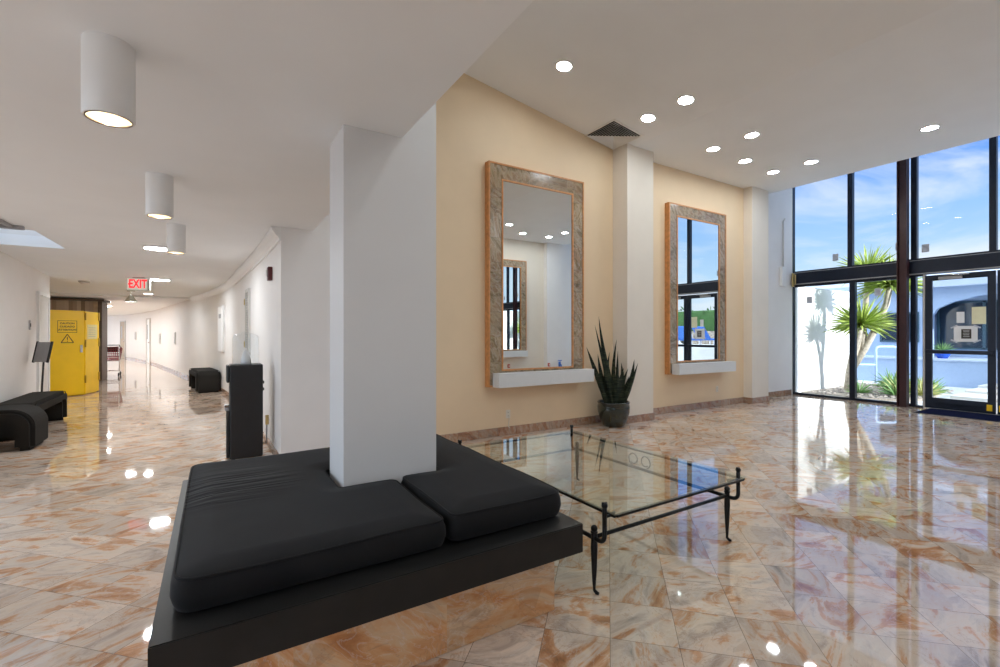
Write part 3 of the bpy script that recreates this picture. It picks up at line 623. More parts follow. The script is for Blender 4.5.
for x, y, lab in ((-3.2, 19.8, 'added flush fill light beyond the beam'), (-3.6, 22.8, 'added flush fill light near the far doors'), (-4.4, 26, 'added flush fill light midway in the far corridor'), (-5.3, 29.5, 'added flush fill light deep in the far corridor'), (-6.6, 33, 'added flush fill light at the far corridor end')):
    flush(x, y, lab, M['fill_far'], .30)  # strong lamps added to brighten the far corridor
# pendant dome lamp
pd = thing('pendant_lamp', 'small grey dome pendant hanging below the exit sign', 'pendant lamp', (-1.83, 15.3, ZL))
MB().lathe([(.001, 0), (.09, -.0), (.085, -.03), (.02, -.045), (.014, -.05)], 20).build('canopy', M['paleg'], pd)
MB().tube([(0, 0, -.04), (0, 0, -.14)], .012, 8).build('stem', M['paleg'], pd)
MB().lathe([(.02, -.12), (.05, -.15), (.075, -.20), (.125, -.27), (.135, -.30), (.125, -.30), (.07, -.21), (.02, -.14)], 24, cap=False).build('shade', M['sign_body'], pd)
MB().lathe([(.001, -.285), (.11, -.285)], 20, cap=False).build('bulb', M['lamp_flush'], pd)
# exit sign
ex = thing('exit_sign', 'ceiling hung EXIT sign with red letters and an arrow', 'sign', (-1.28, 11.74, 2.40), R(-14))
MB().rbox(-.20, -.03, -.125, .20, .03, .125, .012, 2).build('housing', M['sign_body'], ex)
MB().box(-.19, -.0305, -.115, .155, -.0302, .115).build('lit_face', M['sign_face'], ex)
MB().rbox(.165, -.034, -.10, .185, -.03, .10, .002, 1).build('side_strip', M['trimw'], ex)
MB().rbox(-.10, -.02, .125, .10, .02, .14, .004, 1).build('mount', M['paleg'], ex)
tx = text('lettering', 'EXIT', .235, M['red_print'], ex, (-.005, -.031, .0), (R(90), 0, 0), ext=.002, bold=.008); tx.scale = (.62, 1, 1)
MB().prism([(-.175, .0), (-.145, .028), (-.145, -.028)], -.034, -.031, 'Y').build('arrow', M['red_print'], ex)
# smoke detector
sm_ = thing('smoke_detector', 'round white smoke detector on the dark end of the low ceiling', 'smoke detector', (-2.37, 13.2, ZL))
MB().lathe([(.001, -.0), (.10, -.0), (.10, -.02), (.085, -.035)], 24).build('base', M['paleg'], sm_)
MB().lathe([(.07, -.03), (.065, -.055), (.03, -.062), (.001, -.063)], 24, cap=False).build('cap', M['trimw'], sm_)
# square ceiling diffuser on the slope
av = thing('ceiling_vent', 'square ceiling vent with dark louvres above the snake plant', 'vent', (5.195, 5.085, zc(5.195)), 0, None, SL)
h_ = .312
MB().box(-h_, -h_, -.010, h_, -h_+.03, 0).box(-h_, h_-.03, -.010, h_, h_, 0).box(-h_, -h_+.03, -.010, -h_+.03, h_-.03, 0).box(h_-.03, -h_+.03, -.010, h_, h_-.03, 0).build('frame', M['trimw'], av)
MB().box(-h_+.03, -h_+.03, -.003, h_-.03, h_-.03, -.0005).build('backing', M['black'], av)
for k in range(8):      # nested louvre blades, each sloping outwards
    a = h_-.035-k*.033
    b = MB()
    if a < .03: break
    for q in range(4):
        rm = Matrix.Rotation(q*math.pi/2, 4, 'Z')
        i0, i1 = a-.004, a-.024
        v = [rm @ Vector(p) for p in ((-i0, -i0, -.030), (i0, -i0, -.030), (i1, -i1, -.005), (-i1, -i1, -.005), (-i0, -i0, -.0315), (i0, -i0, -.0315), (i1, -i1, -.0065), (-i1, -i1, -.0065))]
        v = [b.b.verts.new(p) for p in v]
        for f in ((3,2,1,0),(4,5,6,7),(0,1,5,4),(1,2,6,5),(2,3,7,6),(3,0,4,7)): b.b.faces.new([v[i] for i in f])
    b.build('louvre', M['trimw'], av)

# ================================================================== BENCH AND CUSHIONS
def slab_hole(x0, y0, x1, y1, hx0, hy0, hx1, hy1, z0, z1, bev=.004):
    b = MB(); xs, ys = [x0, hx0, hx1, x1], [y0, hy0, hy1, y1]
    V = {}
    def v(i, j, z): 
        k = (i, j, z)
        if k not in V: V[k] = b.b.verts.new((xs[i], ys[j], z))
        return V[k]
    for i in range(3):
        for j in range(3):
            if (i, j) == (1, 1): continue
            for z in (z0, z1): b.b.faces.new((v(i, j, z), v(i+1, j, z), v(i+1, j+1, z), v(i, j+1, z)))
    def side(a, c): b.b.faces.new((v(*a, z0), v(*c, z0), v(*c, z1), v(*a, z1)))
    for i in range(3): side((i, 0), (i+1, 0)); side((i, 3), (i+1, 3)); side((0, i), (0, i+1)); side((3, i), (3, i+1))
    side((1, 1), (2, 1)); side((1, 2), (2, 2)); side((1, 1), (1, 2)); side((2, 1), (2, 2))
    bmesh.ops.recalc_face_normals(b.b, faces=b.b.faces)
    if bev:
        ed = [e for e in b.b.edges if len(e.link_faces) == 2 and e.calc_face_angle(0) > .5 and all(abs(q.co.x-x0) < 1e-4 or abs(q.co.x-x1) < 1e-4 or abs(q.co.y-y0) < 1e-4 or abs(q.co.y-y1) < 1e-4 for q in e.verts)]
        bmesh.ops.bevel(b.b, geom=ed, offset=bev, segments=2, affect='EDGES')
    return b
bench = thing('bench', 'low black bench on a marble base around the white column', 'bench', (0, 0, 0))
PZ0, PZ1 = .305, .449
H = (.597, 2.577, 1.148, 2.933)
slab_hole(-.170, 1.750, 1.577, 3.64, *H, PZ0, PZ1, .004).build('seat_platform', M['black_wood'], bench)
slab_hole(-.075, 1.845, 1.47, 3.545, *H, 0.001, PZ0, .002).build('marble_base', M['stone'], bench)
def round_ring(pts, rad, d, counts=None, n=7):
    """outline moved inwards by d, every corner rounded, always with the same number of points"""
    m = len(pts); P = [Vector(p) for p in pts]; Q = []; conv = []
    for i in range(m):
        e1 = (P[i]-P[i-1]).normalized(); e2 = (P[(i+1) % m]-P[i]).normalized(); n1, n2 = Vector((-e1.y, e1.x)), Vector((-e2.y, e2.x))
        Q.append(P[i]+(n1+n2)*d/(1+n1.dot(n2))); conv.append(e1.x*e2.y-e1.y*e2.x > 0)
    seg = []
    for i in range(m):
        rr = max(.03, rad[i]-d*.4) if conv[i] else rad[i]+d
        p = Q[i]; a = (Q[i-1]-p); c = (Q[(i+1) % m]-p); rr = min(rr, a.length*.48, c.length*.48); a.normalize(); c.normalize(); p0, p1 = p+a*rr, p+c*rr
        seg.append([(1-k/n)**2*p0+2*(k/n)*(1-k/n)*p+(k/n)**2*p1 for k in range(n+1)])
    if counts is None: counts = [max(1, int((seg[(i+1) % m][0]-seg[i][-1]).length/.06)) for i in range(m)]
    out = []
    for i in range(m):
        out += seg[i]; a, c = seg[i][-1], seg[(i+1) % m][0]
        out += [a.lerp(c, j/counts[i]) for j in range(1, counts[i])]
    return out, counts
def cushion(name, pts, rad, z0, z1, lab, grp):
    P, cnt = round_ring(pts, rad, 0)
    o = thing(name, lab, 'cushion', (0, 0, 0), 0, grp)
    b = MB(); rows = []
    h = z1-z0
    rnd = random.Random(len(pts)*3+int(pts[0][0]*100))
    ph = [rnd.uniform(0, 6.28) for _ in range(4)]
    def wob(p, k): return .0035*math.sin(p.x*7+ph[0]+k)+.003*math.sin(p.y*9+ph[1]+k*2)
    prof = [(.030, 0), (.010, .010), (.002, .030), (-.004, h*.45), (-.001, h*.75), (.006, h-.012), (.012, h-.002), (.020, h+.002), (.045, h+.008), (.09, h+.016), (.125, h+.019), (.14, h+.019)]
    for k, (d, z) in enumerate(prof):
        Q = round_ring(pts, rad, d, cnt)[0]; rows.append([b.b.verts.new((q.x, q.y, z0+z+(wob(q, 0)*(0, 0, .3, .6, 1, 1, 1, .8, .4, 0, 0, 0)[k]))) for q in Q])
    n = len(P)
    for a, c in zip(rows, rows[1:]):
        for i in range(n): b.b.faces.new((a[i], a[(i+1) % n], c[(i+1) % n], c[i]))
    from mathutils.geometry import tessellate_polygon
    for row in (rows[0], rows[-1]):
        for tri in tessellate_polygon([[v.co for v in row]]):
            p_, q_, r2_ = (row[i].co for i in tri)
            if (q_-p_).cross(r2_-p_).length < 2e-6: continue
            try: b.b.faces.new([row[i] for i in tri])
            except ValueError: pass
    co = b.build('cover', M['cushion'], o, smooth=True); zt = max(v.co.z for v in co.data.vertices)
    for f in co.data.polygons:
        if all(co.data.vertices[i].co.z > zt-1e-4 for i in f.vertices): f.use_smooth = False
    Q = round_ring(pts, rad, .010, cnt)[0]
    MB().tube([(q.x, q.y, z0+h-.004+wob(q, 0)) for q in Q], .0055, 8, closed=True).build('piping', M['cushion'], o)
    return o
CZ0, CZ1 = .450, .572
cushion('bench_cushion', [(-.125, 1.862), (.885, 1.862), (.885, 2.560), (.580, 2.560), (.580, 2.955), (.885, 2.955), (.885, 3.53), (-.125, 3.53)], [.09, .05, .05, .03, .03, .05, .05, .09], CZ0, CZ1, 'large black seat cushion with creases, in front of the water dispenser', 'bench cushions')
cushion('bench_cushion', [(.905, 1.868), (1.556, 1.868), (1.556, 3.53), (.905, 3.53), (.905, 2.955), (1.165, 2.955), (1.165, 2.560), (.905, 2.560)], [.05, .07, .07, .05, .05, .03, .03, .05], CZ0, CZ1+.012, 'smaller black seat cushion beside the glass table', 'bench cushions')

# ================================================================== GLASS COFFEE TABLE
tb = thing('coffee_table', 'glass coffee table on black wrought iron frame beside the bench', 'coffee table', (0, 0, 0))
LX0, LX1, LY0, LY1 = 1.745, 2.958, 1.85, 3.37
PY0, PY1, ZR = 1.772, 3.448, .30
GX0, GX1, GY0, GY1 = 1.785, 2.992, 1.735, 3.485
MB().rbox(GX0, GY0, .448, GX1, GY1, .462, .003, 2).build('glass_top', M['table_glass'], tb)
for x in (LX0, LX1):
    for y in (LY0, LY1):
        l = MB().tube([(x, y, .335), (x, y, .31), (x, y, .25), (x, y, .12), (x, y, .03), (x, y, .018)], [.016, .017, .019, .014, .008, .009], 10)
        l.tube([(x, y, .02), (x+.006, y-.012, .008), (x+.012, y-.024, .006)], [.009, .010, .007], 8)
        lo = l.build('leg', M['iron'], tb)
        MB().ball((x, y, .352), .019).lathe([(.012, .325), (.020, .33), (.020, .336), (.012, .34)], 12, (x, y, 0)).build('finial', M['iron'], lo)
for x in (LX0, LX1):   # long side rails whose ends turn up into corner posts
    p = [(x, PY0, .405)]
    for k in range(7):
        a = math.pi/2*k/6; p.append((x, PY0+.04-.04*math.cos(a), ZR+.04-.04*math.sin(a)))
    for k in range(7):
        a = math.pi/2*(1-k/6); p.append((x, PY1-.04+.04*math.cos(a), ZR+.04-.04*math.sin(a)))
    p.append((x, PY1, .405))
    MB().tube(p, .0125, 10).build('side_rail', M['iron'], tb)
for y in (LY0, LY1): MB().tube([(LX0, y, ZR+.005), (LX1, y, ZR+.005)], .011, 10).build('cross_rail', M['iron'], tb)
for x in (LX0, LX1):
    for y in (PY0, PY1):
        p = MB().tube([(x, y, .40), (x, y, .47), (x, y, .49)], [.0125, .013, .012], 10)
        p.ball((x, y, .499), .017).ball((x-.012, y, .512), .008).ball((x+.014, y+.004, .508), .007)
        sg = 1 if x < 2 else -1; sy = 1 if y < 2.5 else -1
        po = p.build('corner_post', M['iron'], tb)
        MB().tube([(x, y, .44), (x+sg*.05, y+sy*.005, .438), (x+sg*.09, y+sy*.02, .440)], .009, 8).build('prong', M['iron'], po)
# bars under the rim of the glass
for x in (GX0+.012, GX1-.012): MB().rbox(x-.009, GY0+.01, .432, x+.009, GY1-.01, .447, .002, 1).build('rim_bar', M['iron'], tb)
for y in (GY0+.012, GY1-.012): MB().rbox(GX0+.021, y-.009, .432, GX1-.021, y+.009, .447, .002, 1).build('rim_bar', M['iron'], tb)
for x in (LX0, LX1):   # pair of iron curls on each long rail
    for sy in (-1, 1):
        p = []
        for k in range(34):
            t = k/33; a = sy*(.3+t*2.15*math.pi)-math.pi/2; r = .052*(1-.35*t)
            p.append((x, 2.61+sy*.062+r*math.cos(a), ZR+.066+r*math.sin(a)))
        MB().tube(p, .0045, 6).build('scroll', M['iron'], tb)

# ================================================================== SNAKE PLANT
px, py = 5.19, 5.08
pp = thing('snake_plant', 'snake plant in a dark drip glazed pot before the pilaster', 'potted plant', (px, py, 0))
MB().lathe([(.001, .001), (.150, .001), (.165, .012), (.205, .10), (.238, .22), (.243, .30), (.232, .345), (.240, .352), (.245, .365), (.238, .375), (.222, .372), (.215, .35), (.215, .30), (.001, .30)], 40).build('pot', M['pot'], pp)
MB().lathe([(.001, .335), (.10, .34), (.213, .33)], 30, cap=False).build('soil', M['soil'], pp)
r_ = Vector((.85, -.527, 0)); fw = Vector((.527, .85, 0))
LV = [(-15.6, 316.8, 2, .05), (-20, 325, -2, .035), (-28.2, 347, -7, .055), (2.6, 339, 1, .04), (20, 359, 9, .05), (23, 363, 8, .055), (-11.4, 347, -3, .06), (6, 362, 4, .05), (9, 367, 5, .05), (-6, 366, -1, .055), (-16, 354, -6, .05), (13, 368, 7, .045), (0, 372, 0, .055), (-3, 378, -4, .05), (16, 376, 5, .05), (4, 351, 2, .045), (-12, 372, -7, .05), (10, 380, 3, .055), (-1, 382, 2, .05), (-18, 378, -8, .045), (-8, 360, -5, .05), (10, 371, 4, .05), (2, 366, 3, .05), (-4, 352, -3, .045), (12, 384, 8, .05), (-14, 385, -6, .05), (6, 388, 1, .05)]
for i, (du, v, db, wd) in enumerate(LV):
    q = .01526; z = 1.4+7.05*(334-v)/462; dep = random.uniform(-.10, .05)
    base = r_*(db*q)+fw*(dep*.8)+Vector((0, 0, .335)); tip = r_*(du*q)+fw*dep+Vector((0, 0, z))
    if base.length > 0: pass
    MB().blade(base, tip, wd*1.75, r_*random.uniform(-.045, .045), 9, .18, side=r_+fw*random.uniform(-.5, .5)).build('leaf', M['snake'], pp)

# ================================================================== CORRIDOR THINGS
# water dispenser
wd_ = thing('water_dispenser', 'black water dispenser standing against the corridor wall corner', 'water dispenser', (.305, 6.05, 0))
b = MB().rbox(-.155, -.15, .012, .175, .15, 1.055, .012, 2); b.build('body', M['black_plastic'], wd_)
MB().rbox(-.185, -.145, .86, -.155, .145, 1.05, .012, 2).build('tap_hood', M['black_plastic'], wd_)
MB().rbox(-.185, -.145, .03, -.155, .145, .55, .008, 2).build('lower_door', M['black_plastic'], wd_)
tr_ = MB().rbox(-.20, -.12, .55, -.155, .12, .60, .006, 2).build('drip_tray', M['grey'], wd_)
MB().rbox(-.205, -.125, .585, -.16, -.05, .615, .004, 1).build('grille', M['chrome'], tr_)
for dz in (.75, .83): MB().rbox(.176, -.10, dz, .192, .10, dz+.03, .004, 1).build('rear_grille', M['black_plastic'], wd_)
for s_ in (-1, 1): MB().rbox(-.14, s_*.12-.02, 0, -.10, s_*.12+.02, .013, .003, 1).build('foot', M['black_plastic'], wd_)
vv = MB().tube([(.186, -.06, .14), (.215, -.10, .14), (.215, -.13, .40), (.205, -.12, .46)], .009, 8); vv.build('hose', M['grey'], wd_)
MB().rbox(.20, -.145, .36, .235, -.11, .47, .006, 2).build('valve', M['brass'], wd_)
wb = thing('water_bottle', 'clear water bottle with a white cone on the black dispenser', 'bottle', (.315, 6.05, 1.056))
MB().lathe([(.13, .0), (.135, .01), (.135, .30), (.12, .335), (.05, .36), (.03, .37)], 32, cap=False).build('bottle_shell', M['bottle'], wb)
MB().lathe([(.001, .0005), (.055, .0005), (.054, .05), (.038, .11), (.012, .165), (.006, .18), (.001, .18)], 24).build('cone', M['trimw'], wb)
# inverted U benches
def arch_bench(L_, W_, Hh, lab, loc, rz, leg=.15, rad=.2):
    o = thing('ottoman', lab, 'ottoman', loc, rz, 'black arch ottomans')
    hw = W_/2; out = [(-hw, 0)]
    for k in range(9): a = math.pi-math.pi/2*k/8; out.append((-hw+rad+rad*math.cos(a), Hh-rad+rad*math.sin(a)))
    for k in range(9): a = math.pi/2-math.pi/2*k/8; out.append((hw-rad+rad*math.cos(a), Hh-rad+rad*math.sin(a)))
    out.append((hw, 0)); out.append((hw-leg, 0)); r2 = .06; iz = Hh-.17
    for k in range(6): a = math.pi/2*k/5; out.append((hw-leg-r2+r2*math.cos(a), iz-r2+r2*math.sin(a)))
    for k in range(6): a = math.pi/2+math.pi/2*k/5; out.append((-hw+leg+r2+r2*math.cos(a), iz-r2+r2*math.sin(a)))
    out.append((-hw+leg, 0))
    b = MB().prism(out, -L_/2, L_/2, 'Y')
    bmesh.ops.recalc_face_normals(b.b, faces=b.b.faces)
    ed = [e for e in b.b.edges if len(e.link_faces) == 2 and e.calc_face_angle(0) > 1.2]
    bmesh.ops.bevel(b.b, geom=ed, offset=.045, segments=4, affect='EDGES')
    b.build('upholstery', M['ottoman'], o, smooth=False)
    for pr in ((-1), (1)):
        pth = [(x*.97, pr*(L_/2-.02), z-.011) for x, z in out[1:19]]
        MB().tube(pth, .006, 6).build('seam', M['ottoman'], o)
    return o
arch_bench(.60, .64, .50, 'rounded black arch ottoman at the edge of the photo', (-2.155, 7.98, 0), R(0), .18, .22)
arch_bench(.44, 1.72, .48, 'long black ottoman below the dark framed sign stand', (-2.245, 9.36, 0), R(91.0), .13, .09)
arch_bench(.50, 1.5, .52, 'black ottoman against the curved wall, under the white panel', (-.20, 13.75, 0), R(90+8), .22, .13)
# sign stand
ss = thing('sign_stand', 'floor sign stand with a dark framed panel by the corridor door', 'sign stand', (-2.44, 10.55, 0), R(-38))
MB().lathe([(.001, .001), (.125, .001), (.13, .006), (.12, .018), (.02, .03)], 28).build('base', M['black_plastic'], ss)
MB().tube([(0, 0, .02), (.0, .02, .55), (.0, .05, 1.06)], .013, 8).build('pole', M['black_plastic'], ss)
sg = MB().rbox(-.14, -.012, -.17, .14, .012, .17, .012, 2).move(Matrix.Translation((0, .03, 1.10)) @ Matrix.Rotation(R(-12), 4, 'X')).build('panel', M['grey'], ss)
for s_ in (-1, 1): MB().rbox(s_*.135-.012, -.02, -.18, s_*.135+.012, .016, .18, .006, 1).move(Matrix.Translation((0, .03, 1.10)) @ Matrix.Rotation(R(-12), 4, 'X')).build('frame_rail', M['black_plastic'], sg)
# yellow cabinet with two doors
yc = thing('safety_cabinet', 'yellow metal cabinet lettered CAUTION CUIDADO ATTENTION with warning triangle', 'cabinet', (0, 0, 0))
A, B, C = Vector((-3.06, 13.78, 0)), Vector((-2.51, 14.03, 0)), Vector((-2.38, 14.75, 0))
MB().prism([(-3.08, 13.83), (-2.545, 14.07), (-2.42, 14.75), (-3.10, 14.75)], .001, 1.925).build('body', M['yellow'], yc)
def frame_on(a, b_):
    d = (b_-a).normalized(); m = Matrix(((d.x, -d.y, 0, a.x), (d.y, d.x, 0, a.y), (0, 0, 1, 0), (0, 0, 0, 1))); return m, (b_-a).length
m1, w1 = frame_on(A, B); m2, w2 = frame_on(B, C)
dl = MB().rbox(0, -.005, .02, w1-.012, .035, 1.93, .006, 1).move(m1).build('door', M['yellow'], yc)
dr = MB().rbox(.012, -.005, .02, w2, .035, 1.92, .006, 1).move(m2).build('door', M['yellow'], yc)
MB().rbox(w1-.09, -.035, .98, w1-.045, -.006, 1.15, .006, 2).move(m1).build('handle', M['chrome'], dl)
MB().box(.08, -.007, 1.13, .10, -.005, 1.17).move(m1)
for z in (.28, 1.10, 1.72):
    MB().tube([(0, -.012, 0), (0, -.012, .17)], .016, 8).move(m2 @ Matrix.Translation((.0, 0, z))).build('hinge', M['yellow_dark'], dr)
    MB().rbox(w2-.06, -.022, z, w2-.0, -.006, z+.20, .004, 1).move(m2).build('hinge_plate', M['yellow_dark'], dr)
MB().box(.10, -.008, 1.28, w2-.12, -.006, 1.62).move(m2).build('notice', M['yellow_pale'], dr)
for k in range(5): MB().box(.16, -.0095, 1.34+k*.05, w2-.2, -.0085, 1.35+k*.05).move(m2).build('printed_line', M['grey'], dr)
# printed frame, words and triangle
def on1(x, z, e=.0062): return m1 @ Vector((x, -e, z))
rot1 = (R(90), 0, math.atan2((B-A).y, (B-A).x)); cx = w1*.50
fb = MB(); hw, z0, z1 = .165, 1.43, 1.70
for q in ((cx-hw, z0, cx+hw, z0+.008), (cx-hw, z1-.008, cx+hw, z1), (cx-hw, z0, cx-hw+.008, z1), (cx+hw-.008, z0, cx+hw, z1)): fb.box(q[0], -.0072, q[1], q[2], -.006, q[3])
fb.move(m1).build('lettering_frame', M['black'], dl)
for k, wd in enumerate(('CAUTION', 'CUIDADO', 'ATTENTION')):
    o = text('lettering', wd, .054, M['black'], dl, on1(cx, 1.636-k*.072), rot1, ext=.0008, bold=.0014)
tm_ = MB(); tp = [(cx, 1.395), (cx+.105, 1.205), (cx-.105, 1.205)]
for k in range(3):
    a, c = Vector(tp[k]), Vector(tp[(k+1) % 3]); d = (c-a).normalized(); n_ = Vector((d.y, -d.x))*.008
    v = [tm_.b.verts.new((p.x, yy, p.y)) for yy in (-.0072, -.006) for p in (a-n_, c-n_, c+n_, a+n_)]
    for f in ((3,2,1,0),(4,5,6,7),(0,1,5,4),(1,2,6,5),(2,3,7,6),(3,0,4,7)): tm_.b.faces.new([v[i] for i in f])
tm_.move(m1).build('warning_triangle', M['black'], dl)
text('exclamation_mark', '!', .15, M['black'], dl, on1(cx, 1.275), rot1, ext=.0008)
# timber clad booth behind it
bo = thing('timber_booth', 'timber clad booth rising behind the yellow cabinet', 'booth', (-3.55, 18.1, 0))
MB().box(-.95, .03, .001, .60, .85, 2.38).build('board_wall', M['slat'], bo)
MB().rbox(.60, .0, .001, .70, .85, 2.38, .01, 1).build('corner_post', M['brown'], bo)
MB().rbox(.50, -.01, .001, .60, .03, 2.38, .006, 1).build('corner_board', M['tan'], bo)
MB().rbox(-1.0, -.08, 2.38, .76, .90, 2.44, .008, 1).build('cornice', M['brown'], bo)
# shopping cart
ct = thing('shopping_cart', 'red shopping cart parked beside the timber booth', 'shopping cart', (-2.88, 19.75, 0), R(4))
b = MB()
def grid_panel(b, p0, p1, p2, p3, nu, nv, r):
    P = [Vector(p) for p in (p0, p1, p2, p3)]
    for i in range(nu+1): t = i/nu; b.tube([P[0].lerp(P[1], t), P[3].lerp(P[2], t)], r, 5)
    for i in range(nv+1): t = i/nv; b.tube([P[0].lerp(P[3], t), P[1].lerp(P[2], t)], r, 5)
T = [(-.27, -.38, .98), (.27, -.38, .98), (.27, .42, .90), (-.27, .42, .90)]; Bq = [(-.22, -.26, .52), (.22, -.26, .52), (.22, .36, .58), (-.22, .36, .58)]
bk = MB().prism([(-.22, -.26), (.22, -.26), (.22, .36), (-.22, .36)], .54, .56)
for k in range(4):
    a, c = T[k], T[(k+1) % 4]; d, e = Bq[(k+1) % 4], Bq[k]; grid_panel(bk, a, c, d, e, 9, 6, .009)
bk.build('basket', M['red'], ct)
hb = MB().tube([(-.25, -.38, .98), (-.25, -.50, 1.04), (.25, -.50, 1.04), (.25, -.38, .98)], .015, 8).build('handle', M['black_plastic'], ct)
fr = MB()
for s_ in (-1, 1): fr.tube([(s_*.24, -.36, .90), (s_*.23, -.33, .20), (s_*.20, .42, .16)], .013, 8)
fr.tube([(-.23, -.33, .20), (.23, -.33, .20)], .012, 8); fr.tube([(-.2, .42, .16), (.2, .42, .16)], .012, 8); fr.tube([(-.2, .1, .185), (.2, .1, .185)], .01, 8); fr.build('chassis', M['chrome'], ct)
for s_ in (-1, 1):
    for y in (-.33, .42):
        wq = MB().lathe([(.02, -.018), (.058, -.018), (.064, -.01), (.064, .01), (.058, .018), (.02, .018)], 18).move(Matrix.Translation((s_*.215, y, .065)) @ Matrix.Rotation(R(90), 4, 'Y')).build('wheel', M['black_plastic'], ct)
        MB().tube([(s_*.215, y, .065), (s_*.245, y, .07), (s_*.225, y, .18)], .008, 6).build('caster_fork', M['chrome'], wq)
MB().rbox(-.2, -.30, .80, .2, -.20, .99, .01, 1).build('child_seat', M['black_plastic'], ct)
# things on the curved wall
def on_wall(y, z):
    p = curve_pt(y); d = curve_dir(y); return (p[0], p[1], z), math.atan2(d.y, d.x)+math.pi/2   # local -? y axis into the wall
def wall_thing(name, lab, cat, y, z, group=None):
    loc, a = on_wall(y, z)
    return thing(name, lab, cat, loc, a-math.pi, group)      # local x along the wall, local -y into the corridor... checked below
fa = None
def wall_frame(y):
    p = curve_pt(y); d = curve_dir(y); nrm = Vector((-d.y, d.x))        # into the corridor
    return p, d, nrm
def wall_obj(name, lab, cat, y, z, group=None):
    p, d, nrm = wall_frame(y)
    o = thing(name, lab, cat, (p[0], p[1], z), math.atan2(-d.y, -d.x), group)   # local +x runs towards the viewer, local -y ... see sgn
    o['label'] = lab; return o
# with local x = -d, local y = rot90(x) = (d.y, -d.x) = -nrm, so the corridor side is local -y
o = wall_obj('fire_alarm', 'dark red fire alarm strobe high on the corridor wall corner', 'alarm', 6.15, 2.12)
MB().rbox(-.06, -.05, -.08, .06, 0, .08, .008, 2).build('housing', M['alarm'], o)
MB().rbox(-.03, -.065, -.03, .03, -.05, .05, .006, 1).build('strobe', M['paleg'], o)
o = wall_obj('louvre_panel', 'narrow grey louvred panel with hinges on the corridor wall', 'panel', 8.55, 1.06)
frame_bars(0, 0, 0, 1, 0, 1, .1).b.free()
b = MB().box(-.21, -.035, 0, .21, 0, .05).box(-.21, -.035, 1.02, .21, 0, 1.07).box(-.21, -.035, .05, -.16, 0, 1.02).box(.16, -.035, .05, .21, 0, 1.02); b.build('frame', M['paleg'], o)
MB().box(-.16, -.008, .05, .16, -.002, 1.02).build('backing', M['grey'], o)
b = MB()
for k in range(24): b.box(-.16, -.03, .06+k*.04, .16, -.01, .075+k*.04)
b.build('louvre', M['paleg'], o)
for z in (.12, .82): MB().rbox(-.235, -.05, z, -.205, -.0, z+.10, .004, 1).build('hinge', M['brass'], o)
o = wall_obj('wall_panel', 'white framed board on the curved wall above the black ottoman', 'board', 13.0, .98)
MB().rbox(-.34, -.05, 0, .34, 0, 1.09, .008, 1).build('board', M['trimw'], o)
MB().box(-.20, -.053, .80, .15, -.05, .90).build('title_strip', M['grey'], o)
# grey stain of old wall hanging is paint wear; far doors and plates
dn = 3
for (y, lab, m_) in ((27.9, 'white door standing ajar on the far curved wall', 'white'), (34.0, 'beige door at the far end of the corridor', 'paleg')):
    o = wall_obj('door_%d' % dn, lab, 'door', y, 0); dn += 1; struct(o)
    b = MB().box(-.50, -.05, 0, -.44, 0, 2.1).box(.44, -.05, 0, .50, 0, 2.1).box(-.50, -.05, 2.1, .50, 0, 2.16); b.build('frame', M['paleg'], o)
    MB().box(-.44, -.03, .01, .44, -.004, 2.1).build('panel', M['trimw' if m_ == 'white' else 'tan'], o)
    MB().box(-.30, -.034, 1.15, -.10, -.03, 1.85).build('glass_light', M['grey'], o)
    MB().ball((.36, -.06, 1.0), .035).build('door_knob', M['chrome'], o)
for (y, z, lab) in ((24.4, 1.2, 'grey sign plate on the far curved wall beside the white door'), (20.2, 1.25, 'grey sign plate on the far curved wall nearest the ottoman'), (31.3, 1.3, 'grey sign plate on the far curved wall past the white door')):
    o = wall_obj('sign_plate', lab, 'sign', y, z, 'grey plates on the far wall')
    MB().rbox(-.16, -.03, -.22, .16, 0, .22, .008, 1).build('plate', M['paleg'], o)
    MB().box(-.12, -.033, -.18, .12, -.03, .18).build('insert', M['grey'], o)
# left wall: switch plate and door
def lw(y): return -2.5-.25*(y-9.2)/3.23 if y > 9.2 else -2.35-.15*(y+4.2)/13.4
o = thing('switch_plate', 'small dark switch plate on the corridor wall above the long ottoman', 'switch', (lw(10.7), 10.7, 1.55), R(90+4.4))
MB().rbox(-.045, -.014, -.08, .045, 0, .08, .004, 1).build('plate', M['grey'], o)
MB().rbox(-.015, -.022, -.03, .015, -.014, .03, .003, 1).build('rocker', M['black_plastic'], o)
o = thing('door_%d' % dn, 'white door in the corridor wall behind the sign stand', 'door', (lw(11.72), 11.72, 0), R(90+4.4)); struct(o)
b = MB().box(-.48, -.04, 0, -.42, 0, 2.1).box(.42, -.04, 0, .48, 0, 2.1).box(-.48, -.04, 2.1, .48, 0, 2.16); b.build('frame', M['trimw'], o)
MB().box(-.42, -.02, .01, .42, -.003, 2.1).build('panel', M['paleg'], o)
MB().ball((-.34, -.06, 1.0), .03).build('door_knob', M['chrome'], o)
# bracket rail at the skylight
hr = thing('hatch_rail', 'dark metal rail with two arms at the skylight edge', 'rail', (-1.9, 6.80, ZL-.012))
MB().rbox(-.50, -.022, -.03, .20, .022, .011, .005, 1).build('rail', M['grey'], hr)
for x, ln in ((-.03, .85), (.10, .30)):
    MB().rbox(x-.02, -.02-ln, -.02, x+.02, -.022, .011, .005, 1).build('arm', M['grey'], hr)
